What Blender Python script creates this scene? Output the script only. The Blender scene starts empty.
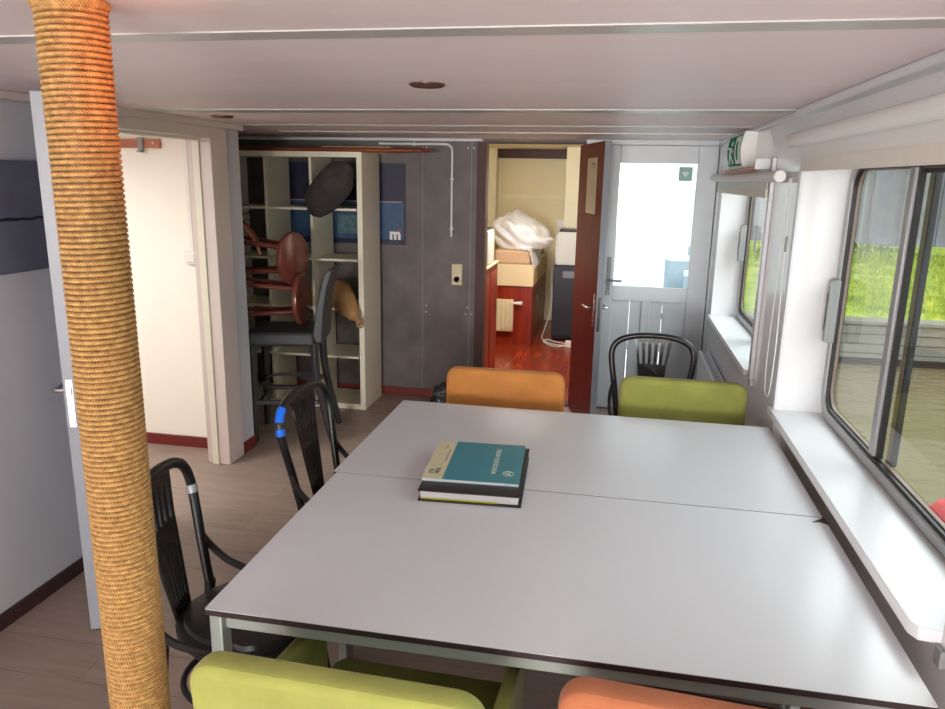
import bpy, bmesh, math, random
from mathutils import Vector, Matrix, noise
random.seed(7)
SC = bpy.context.scene
COL = SC.collection
PI = math.pi
# ------------------------------------------------------------------ camera
FPX = 739.0
CAM_H = 1.69
RX = (0.98269, -0.18520, -0.0000)
def cam_matrix(yaw, pitch, roll):
    cy, sy, cp, sp = math.cos(yaw), math.sin(yaw), math.cos(pitch), math.sin(pitch)
    f = Vector((sy*cp, cy*cp, -sp)); r = Vector((cy, -sy, 0)); d = f.cross(r)
    c, s = math.cos(roll), math.sin(roll)
    r2 = c*r + s*d; d2 = -s*r + c*d
    m = Matrix((( r2.x, -d2.x, -f.x), (r2.y, -d2.y, -f.y), (r2.z, -d2.z, -f.z))).to_4x4()
    return m
cam_d = bpy.data.cameras.new('camera')
cam = bpy.data.objects.new('camera', cam_d); COL.objects.link(cam)
cam_d.sensor_width = 36.0; cam_d.lens = FPX/945*36; cam_d.clip_start = 0.02
m = cam_matrix(-0.186872166, 0.234530366, -0.0181547246); m.translation = Vector((0, 0, CAM_H))
cam.matrix_world = m
SC.camera = cam
# ------------------------------------------------------------------ world, exposure, large lights
SC.view_settings.view_transform = 'Standard'; SC.view_settings.look = 'None'
SC.view_settings.gamma = 1.0; SC.view_settings.exposure = 0.12
SC.view_settings.use_curve_mapping = False
w = bpy.data.worlds.new('overcast_sky'); SC.world = w; w.use_nodes = True
nt = w.node_tree; bg = nt.nodes['Background']
tc = nt.nodes.new('ShaderNodeTexCoord'); nz = nt.nodes.new('ShaderNodeTexNoise'); cr = nt.nodes.new('ShaderNodeValToRGB')
nz.inputs['Scale'].default_value = 2.2; nz.inputs['Detail'].default_value = 5
cr.color_ramp.elements[0].color = (0.80, 0.86, 0.95, 1); cr.color_ramp.elements[1].color = (1, 1, 1, 1)
nt.links.new(tc.outputs['Generated'], nz.inputs['Vector']); nt.links.new(nz.outputs['Fac'], cr.inputs['Fac'])
nt.links.new(cr.outputs['Color'], bg.inputs['Color']); bg.inputs['Strength'].default_value = 2.1
try:
    SC.cycles.use_denoising = True; SC.cycles.max_bounces = 10; SC.cycles.diffuse_bounces = 6
    SC.cycles.glossy_bounces = 4; SC.cycles.transparent_max_bounces = 12; SC.cycles.sample_clamp_indirect = 4.0
    SC.cycles.caustics_reflective = False; SC.cycles.caustics_refractive = False
except Exception: pass
def area(name, loc, direction, sx, sy, power, color=(1, 1, 1), spread=PI):
    l = bpy.data.lights.new(name, 'AREA'); l.shape = 'RECTANGLE'; l.size = sx; l.size_y = sy
    l.energy = power; l.color = color; l.spread = spread
    o = bpy.data.objects.new(name, l); COL.objects.link(o); o.location = loc
    o.rotation_euler = Vector(direction).to_track_quat('-Z', 'Y').to_euler()
    return o
# daylight outside the seen windows; rear, side and port fills are added
area('rear_fill', (-0.7, -5.85, 1.25), (0, 1, 0.06), 2.5, 1.2, 400, (1.0, 0.97, 0.94))  # added fill far behind the camera, evens out the salon
area('side_fill', (1.0, -0.5, 1.3), (-1, 0.15, -0.1), 2.2, 0.9, 20, (0.97, 0.98, 1.0))  # added fill beside the camera, out of view
area('near_window_daylight', (1.75, 2.3, 2.35), (-1, 0, -0.62), 1.9, 0.9, 16, (0.96, 0.98, 1.0))
area('far_window_daylight', (1.75, 4.5, 2.35), (-1, 0, -0.62), 1.6, 0.9, 45, (0.96, 0.98, 1.0))
area('side_room_fill', (-3.1, 2.6, 1.94), (0, 0, -1), 0.9, 0.9, 40, (1.0, 0.98, 0.94))  # added fill that brightens the side room, no visible lamp
area('bedroom_fill', (-0.75, 6.05, 1.97), (0, 0.35, -1), 0.4, 0.4, 31, (1.0, 0.98, 0.95))  # added fill hidden above the doorway header, brightens the bedroom
area('port_fill', (-2.26, 0.0, 1.38), (1, 0.35, 0), 1.3, 0.6, 9, (1.0, 0.97, 0.93))  # added fill with its own unseen opening in the left wall
# ------------------------------------------------------------------ materials
def new_mat(name):
    mm = bpy.data.materials.new(name); mm.use_nodes = True
    return mm, mm.node_tree.nodes, mm.node_tree.links, mm.node_tree.nodes['Principled BSDF']
def srgb(r, g, b):
    f = lambda c: (c/255/12.92) if c/255 <= 0.04045 else ((c/255+0.055)/1.055)**2.4
    return (f(r), f(g), f(b), 1)
def mat(name, col, rough=0.5, metal=0.0, var=0.08, scale=6.0, stretch=(1, 1, 1), bump=0.0, bscale=60.0, coat=0.0, spec=0.5, second=None, sheen=0.0):
    """procedural material: noise-varied colour, roughness and bump"""
    mm, N, L, B = new_mat(name)
    tcn = N.new('ShaderNodeTexCoord'); mp = N.new('ShaderNodeMapping'); mp.inputs['Scale'].default_value = stretch
    L.new(tcn.outputs['Object'], mp.inputs['Vector'])
    n = N.new('ShaderNodeTexNoise'); n.inputs['Scale'].default_value = scale; n.inputs['Detail'].default_value = 5
    L.new(mp.outputs['Vector'], n.inputs['Vector'])
    r = N.new('ShaderNodeValToRGB'); r.color_ramp.elements[0].position = 0.3; r.color_ramp.elements[1].position = 0.7
    c2 = second if second else tuple(min(1, c*(1+var)) for c in col[:3])+(1,)
    c1 = tuple(c*(1-var) for c in col[:3])+(1,) if not second else col
    r.color_ramp.elements[0].color = c1; r.color_ramp.elements[1].color = c2
    L.new(n.outputs['Fac'], r.inputs['Fac']); L.new(r.outputs['Color'], B.inputs['Base Color'])
    B.inputs['Roughness'].default_value = rough; B.inputs['Metallic'].default_value = metal
    B.inputs['Specular IOR Level'].default_value = spec
    if coat: B.inputs['Coat Weight'].default_value = coat; B.inputs['Coat Roughness'].default_value = 0.12
    if sheen: B.inputs['Sheen Weight'].default_value = sheen; B.inputs['Sheen Roughness'].default_value = 0.4
    if bump:
        n2 = N.new('ShaderNodeTexNoise'); n2.inputs['Scale'].default_value = bscale; n2.inputs['Detail'].default_value = 4
        L.new(mp.outputs['Vector'], n2.inputs['Vector'])
        bp = N.new('ShaderNodeBump'); bp.inputs['Strength'].default_value = bump; bp.inputs['Distance'].default_value = 0.004
        L.new(n2.outputs['Fac'], bp.inputs['Height']); L.new(bp.outputs['Normal'], B.inputs['Normal'])
    return mm
def plank_mat(name, c1, c2, c3, length, width, rough=0.45, rot=0.0, gap=0.002):
    mm, N, L, B = new_mat(name)
    tcn = N.new('ShaderNodeTexCoord'); mp = N.new('ShaderNodeMapping'); mp.inputs['Rotation'].default_value = (0, 0, rot)
    L.new(tcn.outputs['Object'], mp.inputs['Vector'])
    br = N.new('ShaderNodeTexBrick'); br.offset = 0.37
    br.inputs['Scale'].default_value = 1.0; br.inputs['Brick Width'].default_value = length; br.inputs['Row Height'].default_value = width
    br.inputs['Mortar Size'].default_value = gap; br.inputs['Mortar Smooth'].default_value = 0.3; br.inputs['Bias'].default_value = 0.0
    br.inputs['Color1'].default_value = c1; br.inputs['Color2'].default_value = c2; br.inputs['Mortar'].default_value = tuple(c*0.35 for c in c1[:3])+(1,)
    L.new(mp.outputs['Vector'], br.inputs['Vector'])
    st = N.new('ShaderNodeMapping'); st.inputs['Scale'].default_value = (1.2, 9, 1)
    L.new(mp.outputs['Vector'], st.inputs['Vector'])
    n = N.new('ShaderNodeTexNoise'); n.inputs['Scale'].default_value = 3.0; n.inputs['Detail'].default_value = 8; n.inputs['Roughness'].default_value = 0.7
    L.new(st.outputs['Vector'], n.inputs['Vector'])
    r = N.new('ShaderNodeValToRGB'); r.color_ramp.elements[0].position = 0.35; r.color_ramp.elements[1].position = 0.68
    r.color_ramp.elements[0].color = (0, 0, 0, 1); r.color_ramp.elements[1].color = (1, 1, 1, 1)
    L.new(n.outputs['Fac'], r.inputs['Fac'])
    mx = N.new('ShaderNodeMix'); mx.data_type = 'RGBA'
    mul = N.new('ShaderNodeMath'); mul.operation = 'MULTIPLY'; mul.inputs[1].default_value = 0.6
    L.new(r.outputs['Color'], mul.inputs[0]); L.new(mul.outputs[0], mx.inputs[0])
    L.new(br.outputs['Color'], mx.inputs[6]); mx.inputs[7].default_value = c3
    L.new(mx.outputs[2], B.inputs['Base Color']); B.inputs['Roughness'].default_value = rough
    bp = N.new('ShaderNodeBump'); bp.inputs['Strength'].default_value = 0.25; bp.inputs['Distance'].default_value = 0.002
    L.new(n.outputs['Fac'], bp.inputs['Height']); L.new(bp.outputs['Normal'], B.inputs['Normal'])
    return mm
def glass_mat(name, tint=(0.93, 0.97, 0.95, 1), refl=1.0):
    mm, N, L, B = new_mat(name); N.remove(B)
    out = N['Material Output']; tr = N.new('ShaderNodeBsdfTransparent'); gl = N.new('ShaderNodeBsdfGlossy')
    tr.inputs['Color'].default_value = tint; gl.inputs['Roughness'].default_value = 0.0
    fr = N.new('ShaderNodeFresnel'); fr.inputs['IOR'].default_value = 1.5
    ge = N.new('ShaderNodeNewGeometry'); fr_ = N.new('ShaderNodeMath'); fr_.operation = 'SUBTRACT'; fr_.inputs[0].default_value = refl
    L.new(ge.outputs['Backfacing'], fr_.inputs[1]); fr_.use_clamp = True      # only the outer face of each pane mirrors
    mu = N.new('ShaderNodeMath'); mu.operation = 'MULTIPLY'; L.new(fr_.outputs[0], mu.inputs[1])
    mx = N.new('ShaderNodeMixShader'); L.new(fr.outputs[0], mu.inputs[0]); L.new(mu.outputs[0], mx.inputs[0])
    L.new(tr.outputs[0], mx.inputs[1]); L.new(gl.outputs[0], mx.inputs[2]); L.new(mx.outputs[0], out.inputs['Surface'])
    return mm
def wood_mat(name, c1, c2, rough=0.35, stretch=(12, 12, 0.8), coat=0.0, scale=2.5):
    return mat(name, c1, rough, 0, 0.1, scale, stretch, 0.12, 20, coat, 0.5, second=c2)
M = {}
M['white_paint'] = mat('white_wall_paint', srgb(218, 216, 213), 0.42, var=0.02, scale=3, bump=0.05)
M['gloss_white'] = mat('gloss_white_paint', srgb(226, 226, 228), 0.10, var=0.015, scale=3, bump=0.02, bscale=15)
M['sill_white'] = mat('satin_white_sill', srgb(224, 225, 228), 0.34, var=0.015, scale=3)
M['semi_white'] = mat('semi_gloss_white', srgb(214, 216, 222), 0.3, var=0.02, scale=4, bump=0.05, bscale=25)
M['ceiling'] = mat('ceiling_paint', srgb(238, 223, 223), 0.5, var=0.03, scale=2.0, stretch=(0.6, 3, 1), bump=0.06, bscale=14)
M['batten'] = mat('shaded_batten_paint', srgb(186, 184, 180), 0.35, var=0.03)  # same paint as the ceiling, darkened to carry the battens' shade
M['trim_pink'] = mat('door_frame_paint', srgb(208, 196, 190), 0.35, var=0.02)
M['cream_trim'] = mat('cream_frame_paint', srgb(226, 220, 204), 0.4, var=0.02)
M['left_wall'] = mat('bluish_white_wall', srgb(192, 194, 199), 0.6, var=0.04, scale=1.5, bump=0.08, bscale=40)
M['side_room'] = mat('warm_white_wall', srgb(244, 240, 230), 0.6, var=0.01)
M['redbase'] = mat('dark_red_skirting', srgb(112, 34, 30), 0.4, var=0.1)
M['brownbase'] = mat('dark_brown_skirting', srgb(60, 38, 40), 0.4, var=0.1)
M['laminate'] = mat('dark_grey_panel', srgb(84, 77, 76), 0.5, var=0.25, scale=5, stretch=(1, 1, 0.8), bump=0.06, bscale=30, second=srgb(112, 104, 102))
M['joint'] = mat('panel_joint_strip', srgb(130, 124, 122), 0.5)
M['screw'] = mat('screw_head_metal', srgb(190, 188, 180), 0.35, 0.9)
M['floor'] = plank_mat('greyish_oak_laminate', srgb(152, 132, 121), srgb(134, 117, 108), srgb(172, 152, 139), 1.25, 0.19, 0.42)
M['redfloor'] = plank_mat('red_parquet', srgb(150, 52, 26), srgb(112, 34, 18), srgb(160, 66, 32), 0.30, 0.06, 0.22, rot=PI/2)
M['mahogany'] = mat('mahogany_veneer', srgb(98, 32, 30), 0.45, 0, 0.1, 2.5, (12, 12, 0.8), 0.1, 20, 0, 0.2, second=srgb(120, 46, 42))
M['redwood'] = wood_mat('red_stained_wood', srgb(124, 34, 20), srgb(158, 52, 28), 0.3)
M['darkframe'] = wood_mat('dark_door_frame', srgb(58, 26, 24), srgb(78, 38, 34), 0.55)
M['leaf_edge'] = mat('grey_painted_edge', srgb(136, 140, 148), 0.4, var=0.02)
M['door_grey'] = mat('pale_grey_door_paint', srgb(198, 202, 206), 0.32, var=0.03, bump=0.05, bscale=20)
M['table_top'] = mat('white_laminate_top', srgb(215, 217, 222), 0.24, var=0.015, scale=2, bump=0.015, bscale=10)
M['table_edge'] = mat('dark_table_edge', srgb(48, 34, 34), 0.5)
M['table_frame'] = mat('grey_green_steel', srgb(160, 168, 162), 0.35, 0.25, var=0.03)
M['black_lacquer'] = mat('black_lacquered_wood', srgb(17, 16, 17), 0.38, var=0.2, coat=0.12)
M['black_seat'] = mat('black_leatherette', srgb(28, 27, 28), 0.36, var=0.1, bump=0.12, bscale=90)
M['tape_blue'] = mat('blue_tape', srgb(20, 110, 235), 0.5, var=0.08)
M['tape_silver'] = mat('silver_tape', srgb(170, 174, 178), 0.35, 0.4)
M['green_fab'] = mat('lime_green_velour', srgb(148, 150, 78), 0.9, var=0.16, scale=7, bump=0.25, bscale=220, sheen=0.12, spec=0.2)
M['orange_fab'] = mat('orange_velour', srgb(196, 130, 68), 0.9, var=0.13, scale=7, bump=0.25, bscale=220, sheen=0.12, spec=0.2)
M['rust_fab'] = mat('rust_orange_velour', srgb(168, 102, 70), 0.9, var=0.13, scale=7, bump=0.25, bscale=220, sheen=0.12, spec=0.2)
M['chrome'] = mat('brushed_steel', srgb(190, 190, 192), 0.25, 1.0, var=0.03)
M['alu'] = mat('aluminium_profile', srgb(180, 180, 182), 0.5, 0.7, var=0.03)
M['gasket'] = mat('black_rubber_gasket', srgb(26, 24, 26), 0.5)
M['brown_reflection'] = mat('brown_pane_reflection', srgb(150, 124, 84), 0.4)  # colour of a reflection in the pane
M['inner_trim'] = mat('taupe_inner_profile', srgb(124, 108, 98), 0.5)
M['latch'] = mat('grey_latch_plastic', srgb(140, 142, 142), 0.4)
M['blind'] = mat('off_white_blind_fabric', srgb(230, 229, 225), 0.7, var=0.004, scale=20, stretch=(1, 1, 0.1), bump=0.15, bscale=120)
M['blind_hem'] = mat('blind_hem_fabric', srgb(226, 221, 211), 0.7, var=0.004, scale=30, stretch=(1, 3, 0.2))
M['shelf'] = mat('cream_white_shelf_board', srgb(242, 236, 214), 0.42, var=0.02)
M['stool_wood'] = wood_mat('red_brown_stool_wood', srgb(112, 58, 48), srgb(140, 78, 66), 0.28, (4, 4, 4), 0.3)
M['dark_leather'] = mat('dark_grey_leather', srgb(50, 52, 55), 0.5, var=0.1, bump=0.15, bscale=80)
M['stool_leg'] = mat('charcoal_painted_leg', srgb(52, 50, 52), 0.4, var=0.1)
M['hat'] = mat('charcoal_felt', srgb(62, 58, 56), 0.9, var=0.2, scale=12, bump=0.3, bscale=120)
M['bag'] = mat('tan_cloth', srgb(168, 128, 84), 0.85, var=0.15, scale=10, bump=0.5, bscale=25)
M['poster_navy'] = mat('poster_dark_navy', srgb(30, 30, 58), 0.3, var=0.15)
M['poster_blue'] = mat('poster_steel_blue', srgb(52, 82, 118), 0.3, var=0.25, scale=9)
M['poster_teal'] = mat('poster_teal_picture', srgb(84, 116, 124), 0.3, var=0.3, scale=30)
M['poster_white'] = mat('white_print', srgb(240, 240, 238), 0.5, var=0.01)
M['pink_print'] = mat('pale_pink_print', srgb(176, 150, 160), 0.5, var=0.05)
M['poster_red'] = mat('red_print', srgb(214, 30, 40), 0.5, var=0.01)
M['poster_grey'] = mat('grey_print', srgb(120, 124, 134), 0.5, var=0.01)
M['cream_plastic'] = mat('cream_plastic', srgb(222, 206, 168), 0.35, var=0.02)
M['white_plastic'] = mat('white_plastic', srgb(232, 231, 226), 0.35, var=0.01)
M['stick_wood'] = wood_mat('red_brown_stick', srgb(120, 56, 34), srgb(160, 86, 50), 0.35, (1, 8, 8))
M['orange_wood'] = wood_mat('orange_brown_rail', srgb(166, 96, 66), srgb(184, 112, 80), 0.4, (1, 8, 8))
M['pale_wood'] = wood_mat('pale_plank', srgb(206, 186, 140), srgb(220, 202, 160), 0.5, (1, 8, 8))
M['yellow_wall'] = mat('cream_yellow_wall', srgb(236, 224, 186), 0.6, var=0.02)
M['cream_wall'] = mat('cream_wall', srgb(240, 232, 204), 0.6, var=0.02)
M['duvet'] = mat('white_duvet_cotton', srgb(240, 240, 244), 0.8, var=0.03, scale=8, bump=0.5, bscale=14)
M['mattress'] = mat('striped_beige_mattress', srgb(206, 170, 138), 0.8, var=0.12, scale=3, stretch=(1, 1, 40))
M['cream_panel'] = mat('cream_bed_panel', srgb(228, 206, 164), 0.45, var=0.02)
M['black_plastic'] = mat('black_plastic', srgb(24, 24, 27), 0.4)
M['navy_cab'] = mat('dark_navy_cabinet', srgb(34, 36, 48), 0.45, var=0.1)
M['grey_box'] = mat('light_grey_casing', srgb(206, 206, 202), 0.5, var=0.03)
M['book_teal'] = mat('teal_book_cover', srgb(58, 136, 150), 0.35, var=0.04, scale=8)
M['book_cream'] = mat('cream_book_band', srgb(214, 206, 172), 0.4, var=0.03)
M['book_pages'] = mat('page_block', srgb(192, 190, 190), 0.7, var=0.05, scale=40, stretch=(1, 1, 20))
M['binder'] = mat('black_binder_cover', srgb(36, 31, 33), 0.4, var=0.1)
M['yellow_tab'] = mat('yellow_green_page_edge', srgb(170, 168, 40), 0.6)
M['print_cream'] = mat('cream_print', srgb(226, 224, 200), 0.5, var=0.01)
M['print_dark'] = mat('dark_print', srgb(70, 70, 66), 0.5, var=0.01)
M['print_lite'] = mat('grey_fine_print', srgb(140, 138, 120), 0.5, var=0.01)
M['exit_green'] = mat('exit_sign_green', srgb(8, 140, 98), 0.7, var=0.02, spec=0.1)
M['sticker_green'] = mat('sticker_green', srgb(120, 168, 158), 0.4, var=0.05)
M['paper'] = mat('beige_notice_paper', srgb(214, 200, 168), 0.6, var=0.03)
M['brown_card'] = mat('dark_blue_grey_canvas', srgb(98, 102, 118), 0.55, var=0.2, scale=4)
M['canvas_line'] = mat('dark_canvas_streak', srgb(24, 25, 32), 0.6, var=0.2)
M['bin_bag'] = mat('black_bin_bag', srgb(40, 42, 42), 0.25, var=0.2, bump=0.8, bscale=30)
M['chip'] = mat('dark_brown_chip', srgb(58, 34, 28), 0.7)
M['rim_brown'] = mat('bronze_lamp_rim', srgb(110, 78, 62), 0.3, 0.7)
M['lamp_inside'] = mat('dark_red_lamp_inside', srgb(96, 44, 36), 0.4)
M['glass'] = glass_mat('window_glass')
M['lens'] = mat('frosted_lens', srgb(210, 200, 190), 0.3)
# exterior
M['quay'] = mat('weathered_quay_timber', srgb(132, 128, 118), 0.85, var=0.2, scale=3, stretch=(0.6, 1, 5), bump=0.8, bscale=10, second=srgb(160, 156, 144))
M['quay_dark'] = mat('dark_wet_timber', srgb(52, 44, 34), 0.7, var=0.2)
M['build'] = mat('grey_building_cladding', srgb(128, 128, 136), 0.6, var=0.06, scale=2, stretch=(1, 1, 0.3))
M['build_lite'] = mat('pale_grey_column', srgb(142, 142, 147), 0.6, var=0.08)
M['build_dark'] = mat('dark_grey_recess', srgb(112, 114, 126), 0.5, var=0.1)
M['wire'] = mat('galvanised_wire', srgb(130, 130, 130), 0.5, 0.5)
M['deck'] = mat('pale_deck_paint', srgb(236, 238, 240), 0.7, var=0.02)
M['pale_blue'] = mat('pale_blue_bucket', srgb(170, 186, 198), 0.6, var=0.1)
M['boat_blue'] = mat('blue_tarpaulin', srgb(60, 110, 170), 0.5, var=0.1, bump=0.5, bscale=8)
M['buoy_red'] = mat('red_fender', srgb(190, 40, 44), 0.4, var=0.05)
def water_mat():
    mm, N, L, B = new_mat('brown_canal_water')
    B.inputs['Base Color'].default_value = srgb(130, 118, 86); B.inputs['Roughness'].default_value = 0.08
    t = N.new('ShaderNodeTexCoord'); mp = N.new('ShaderNodeMapping'); mp.inputs['Scale'].default_value = (1, 2.2, 1)
    n = N.new('ShaderNodeTexNoise'); n.inputs['Scale'].default_value = 5; n.inputs['Detail'].default_value = 4
    L.new(t.outputs['Object'], mp.inputs['Vector']); L.new(mp.outputs['Vector'], n.inputs['Vector'])
    bp = N.new('ShaderNodeBump'); bp.inputs['Strength'].default_value = 0.35; bp.inputs['Distance'].default_value = 0.05
    L.new(n.outputs['Fac'], bp.inputs['Height']); L.new(bp.outputs['Normal'], B.inputs['Normal']); return mm
M['water'] = water_mat()
def grass_mat():
    mm, N, L, B = new_mat('spring_grass')
    t = N.new('ShaderNodeTexCoord'); n = N.new('ShaderNodeTexNoise'); n.inputs['Scale'].default_value = 5.0; n.inputs['Detail'].default_value = 8
    n.inputs['Roughness'].default_value = 0.75
    r = N.new('ShaderNodeValToRGB'); e = r.color_ramp.elements
    e[0].position = 0.32; e[0].color = srgb(116, 132, 52); e[1].position = 0.7; e[1].color = srgb(224, 218, 96)
    m_ = e.new(0.5); m_.color = srgb(166, 186, 72)
    L.new(t.outputs['Object'], n.inputs['Vector']); L.new(n.outputs['Fac'], r.inputs['Fac']); L.new(r.outputs['Color'], B.inputs['Base Color'])
    B.inputs['Roughness'].default_value = 0.9; return mm
M['grass'] = grass_mat()
def rope_mat():
    mm, N, L, B = new_mat('sisal_rope')
    t = N.new('ShaderNodeTexCoord'); sp = N.new('ShaderNodeSeparateXYZ'); L.new(t.outputs['Object'], sp.inputs[0])
    at = N.new('ShaderNodeMath'); at.operation = 'ARCTAN2'; L.new(sp.outputs['Y'], at.inputs[0]); L.new(sp.outputs['X'], at.inputs[1])
    a2 = N.new('ShaderNodeMath'); a2.operation = 'MULTIPLY'; a2.inputs[1].default_value = 64.0; L.new(at.outputs[0], a2.inputs[0])
    z2 = N.new('ShaderNodeMath'); z2.operation = 'MULTIPLY'; z2.inputs[1].default_value = 900.0; L.new(sp.outputs['Z'], z2.inputs[0])
    ad = N.new('ShaderNodeMath'); ad.operation = 'ADD'; L.new(a2.outputs[0], ad.inputs[0]); L.new(z2.outputs[0], ad.inputs[1])
    sn = N.new('ShaderNodeMath'); sn.operation = 'SINE'; L.new(ad.outputs[0], sn.inputs[0])
    mr = N.new('ShaderNodeMapRange'); mr.inputs[1].default_value = -1; mr.inputs[2].default_value = 1; L.new(sn.outputs[0], mr.inputs[0])
    n = N.new('ShaderNodeTexNoise'); n.inputs['Scale'].default_value = 90; n.inputs['Detail'].default_value = 4; L.new(t.outputs['Object'], n.inputs['Vector'])
    mxf = N.new('ShaderNodeMath'); mxf.operation = 'MULTIPLY_ADD'; L.new(n.outputs['Fac'], mxf.inputs[0]); mxf.inputs[1].default_value = 0.7; 
    mf = N.new('ShaderNodeMath'); mf.operation = 'MULTIPLY'; mf.inputs[1].default_value = 0.22; L.new(mr.outputs[0], mf.inputs[0]); L.new(mf.outputs[0], mxf.inputs[2])
    r = N.new('ShaderNodeValToRGB'); e = r.color_ramp.elements
    e[0].position = 0.25; e[0].color = srgb(124, 86, 42); e[1].position = 0.72; e[1].color = srgb(210, 166, 100)
    L.new(mxf.outputs[0], r.inputs['Fac']); L.new(r.outputs['Color'], B.inputs['Base Color']); B.inputs['Roughness'].default_value = 0.8
    bp = N.new('ShaderNodeBump'); bp.inputs['Strength'].default_value = 0.7; bp.inputs['Distance'].default_value = 0.0010
    L.new(mr.outputs[0], bp.inputs['Height']); L.new(bp.outputs['Normal'], B.inputs['Normal']); return mm
M['rope'] = rope_mat()
# ------------------------------------------------------------------ geometry helpers
class G:
    """collects shapes and links them as ONE mesh object"""
    def __init__(s): s.v = []; s.f = []
    def add(s, vs, fs):
        o = len(s.v); s.v += [tuple(p) for p in vs]; s.f += [tuple(i+o for i in q) for q in fs]; return s
    def box(s, x0, x1, y0, y1, z0, z1):
        vs = [(x0,y0,z0),(x1,y0,z0),(x1,y1,z0),(x0,y1,z0),(x0,y0,z1),(x1,y0,z1),(x1,y1,z1),(x0,y1,z1)]
        return s.add(vs, [(0,3,2,1),(4,5,6,7),(0,1,5,4),(1,2,6,5),(2,3,7,6),(3,0,4,7)])
    def obox(s, c, dx, dy, dz, mtx):
        vs = [Vector(c) + mtx @ Vector((sx*dx/2, sy*dy/2, sz*dz/2)) for sz in (-1,1) for sx, sy in ((-1,-1),(1,-1),(1,1),(-1,1))]
        return s.add(vs, [(0,3,2,1),(4,5,6,7),(0,1,5,4),(1,2,6,5),(2,3,7,6),(3,0,4,7)])
    def loft(s, rings, cap=True, closed=False):
        o = len(s.v); n = len(rings[0])
        for r in rings: s.v += [tuple(p) for p in r]
        k = len(rings)
        for i in range(k if closed else k-1):
            a = o+i*n; b = o+((i+1) % k)*n
            for j in range(n): s.f.append((a+j, a+(j+1) % n, b+(j+1) % n, b+j))
        if cap and not closed:
            s.f.append(tuple(o+j for j in reversed(range(n)))); s.f.append(tuple(o+(k-1)*n+j for j in range(n)))
        return s
    def tube(s, pts, r, n=10, closed=False, flat=1.0, up=None):
        pts = [Vector(p) for p in pts]; rings = []; prev = None; k = len(pts)
        for i, p in enumerate(pts):
            if closed: t = pts[(i+1) % k]-pts[i-1]
            else: t = pts[min(i+1, k-1)]-pts[max(i-1, 0)]
            t.normalize()
            ref = prev if prev is not None else (Vector(up) if up else (Vector((0,0,1)) if abs(t.z) < 0.9 else Vector((1,0,0))))
            a = (ref - t*ref.dot(t)).normalized(); b = t.cross(a); prev = a
            rr = r[i] if isinstance(r, (list, tuple)) else r
            rings.append([p + a*(math.cos(2*PI*j/n)*rr) + b*(math.sin(2*PI*j/n)*rr*flat) for j in range(n)])
        return s.loft(rings, True, closed)
    def cyl(s, p0, p1, r0, r1=None, n=20): return s.tube([p0, p1], [r0, r1 if r1 is not None else r0], n)
    def lathe(s, prof, c=(0,0,0), n=32, axis='z'):
        rings = []
        for r, h in prof:
            ring = []
            for j in range(n):
                a = 2*PI*j/n; x, y = max(r, 1e-4)*math.cos(a), max(r, 1e-4)*math.sin(a)
                p = (x, y, h) if axis == 'z' else ((h, x, y) if axis == 'x' else (y, h, x))
                ring.append((p[0]+c[0], p[1]+c[1], p[2]+c[2]))
            rings.append(ring)
        return s.loft(rings)
    def slab(s, outline, z0, z1):
        """extruded polygon in xy"""
        return s.loft([[(x, y, z0) for x, y in outline], [(x, y, z1) for x, y in outline]])
    def xf(s, mtx): s.v = [tuple(mtx @ Vector(p)) for p in s.v]; return s
    def build(s, name, material, parent=None, smooth=False, bevel=0.0, seg=2, sub=0, loc=None):
        me = bpy.data.meshes.new(name); me.from_pydata(s.v, [], s.f); me.update()
        bm = bmesh.new(); bm.from_mesh(me); bmesh.ops.recalc_face_normals(bm, faces=bm.faces); bm.to_mesh(me); bm.free()
        me.materials.append(M[material] if isinstance(material, str) else material)
        return link(name, me, parent, smooth, bevel, seg, sub, loc)
def link(name, me, parent=None, smooth=False, bevel=0.0, seg=2, sub=0, loc=None):
    o = bpy.data.objects.new(name, me); COL.objects.link(o)
    if parent is not None: o.parent = parent
    if loc is not None: o.location = loc
    if bevel:
        b = o.modifiers.new('edge', 'BEVEL'); b.width = bevel; b.segments = seg; b.limit_method = 'ANGLE'; b.angle_limit = math.radians(35)
    if sub:
        u = o.modifiers.new('sub', 'SUBSURF'); u.levels = sub; u.render_levels = sub
    if smooth or bevel:
        for p in me.polygons: p.use_smooth = True
        try:
            if smooth != 'full': me.set_sharp_from_angle(angle=math.radians(40))
        except Exception: pass
    return o
def thing(name, label, cat, loc=(0,0,0), rz=0.0, group=None, kind=None):
    o = bpy.data.objects.new(name, None); COL.objects.link(o); o.location = loc; o.rotation_euler = (0, 0, rz); o.empty_display_size = 0.1
    o['label'] = label; o['category'] = cat
    if group: o['group'] = group
    if kind: o['kind'] = kind
    return o
def tag(o, label, cat, group=None, kind=None):
    o['label'] = label; o['category'] = cat
    if group: o['group'] = group
    if kind: o['kind'] = kind
    return o
def struct(name, g, material, parent=None, **kw):
    o = g.build(name, material, parent, **kw)
    if parent is None: o['kind'] = 'structure'
    return o
def kids(o): return [c for c in bpy.data.objects if c.parent == o]
def dup(root, loc, rz, label, group=None):
    def rec(o, par):
        c = o.copy(); COL.objects.link(c)
        if par is not None: c.parent = par
        for ch in kids(o): rec(ch, c)
        return c
    r = rec(root, None); r.location = loc; r.rotation_euler = (0, 0, rz); r['label'] = label
    if group: r['group'] = group
    return r
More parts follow.
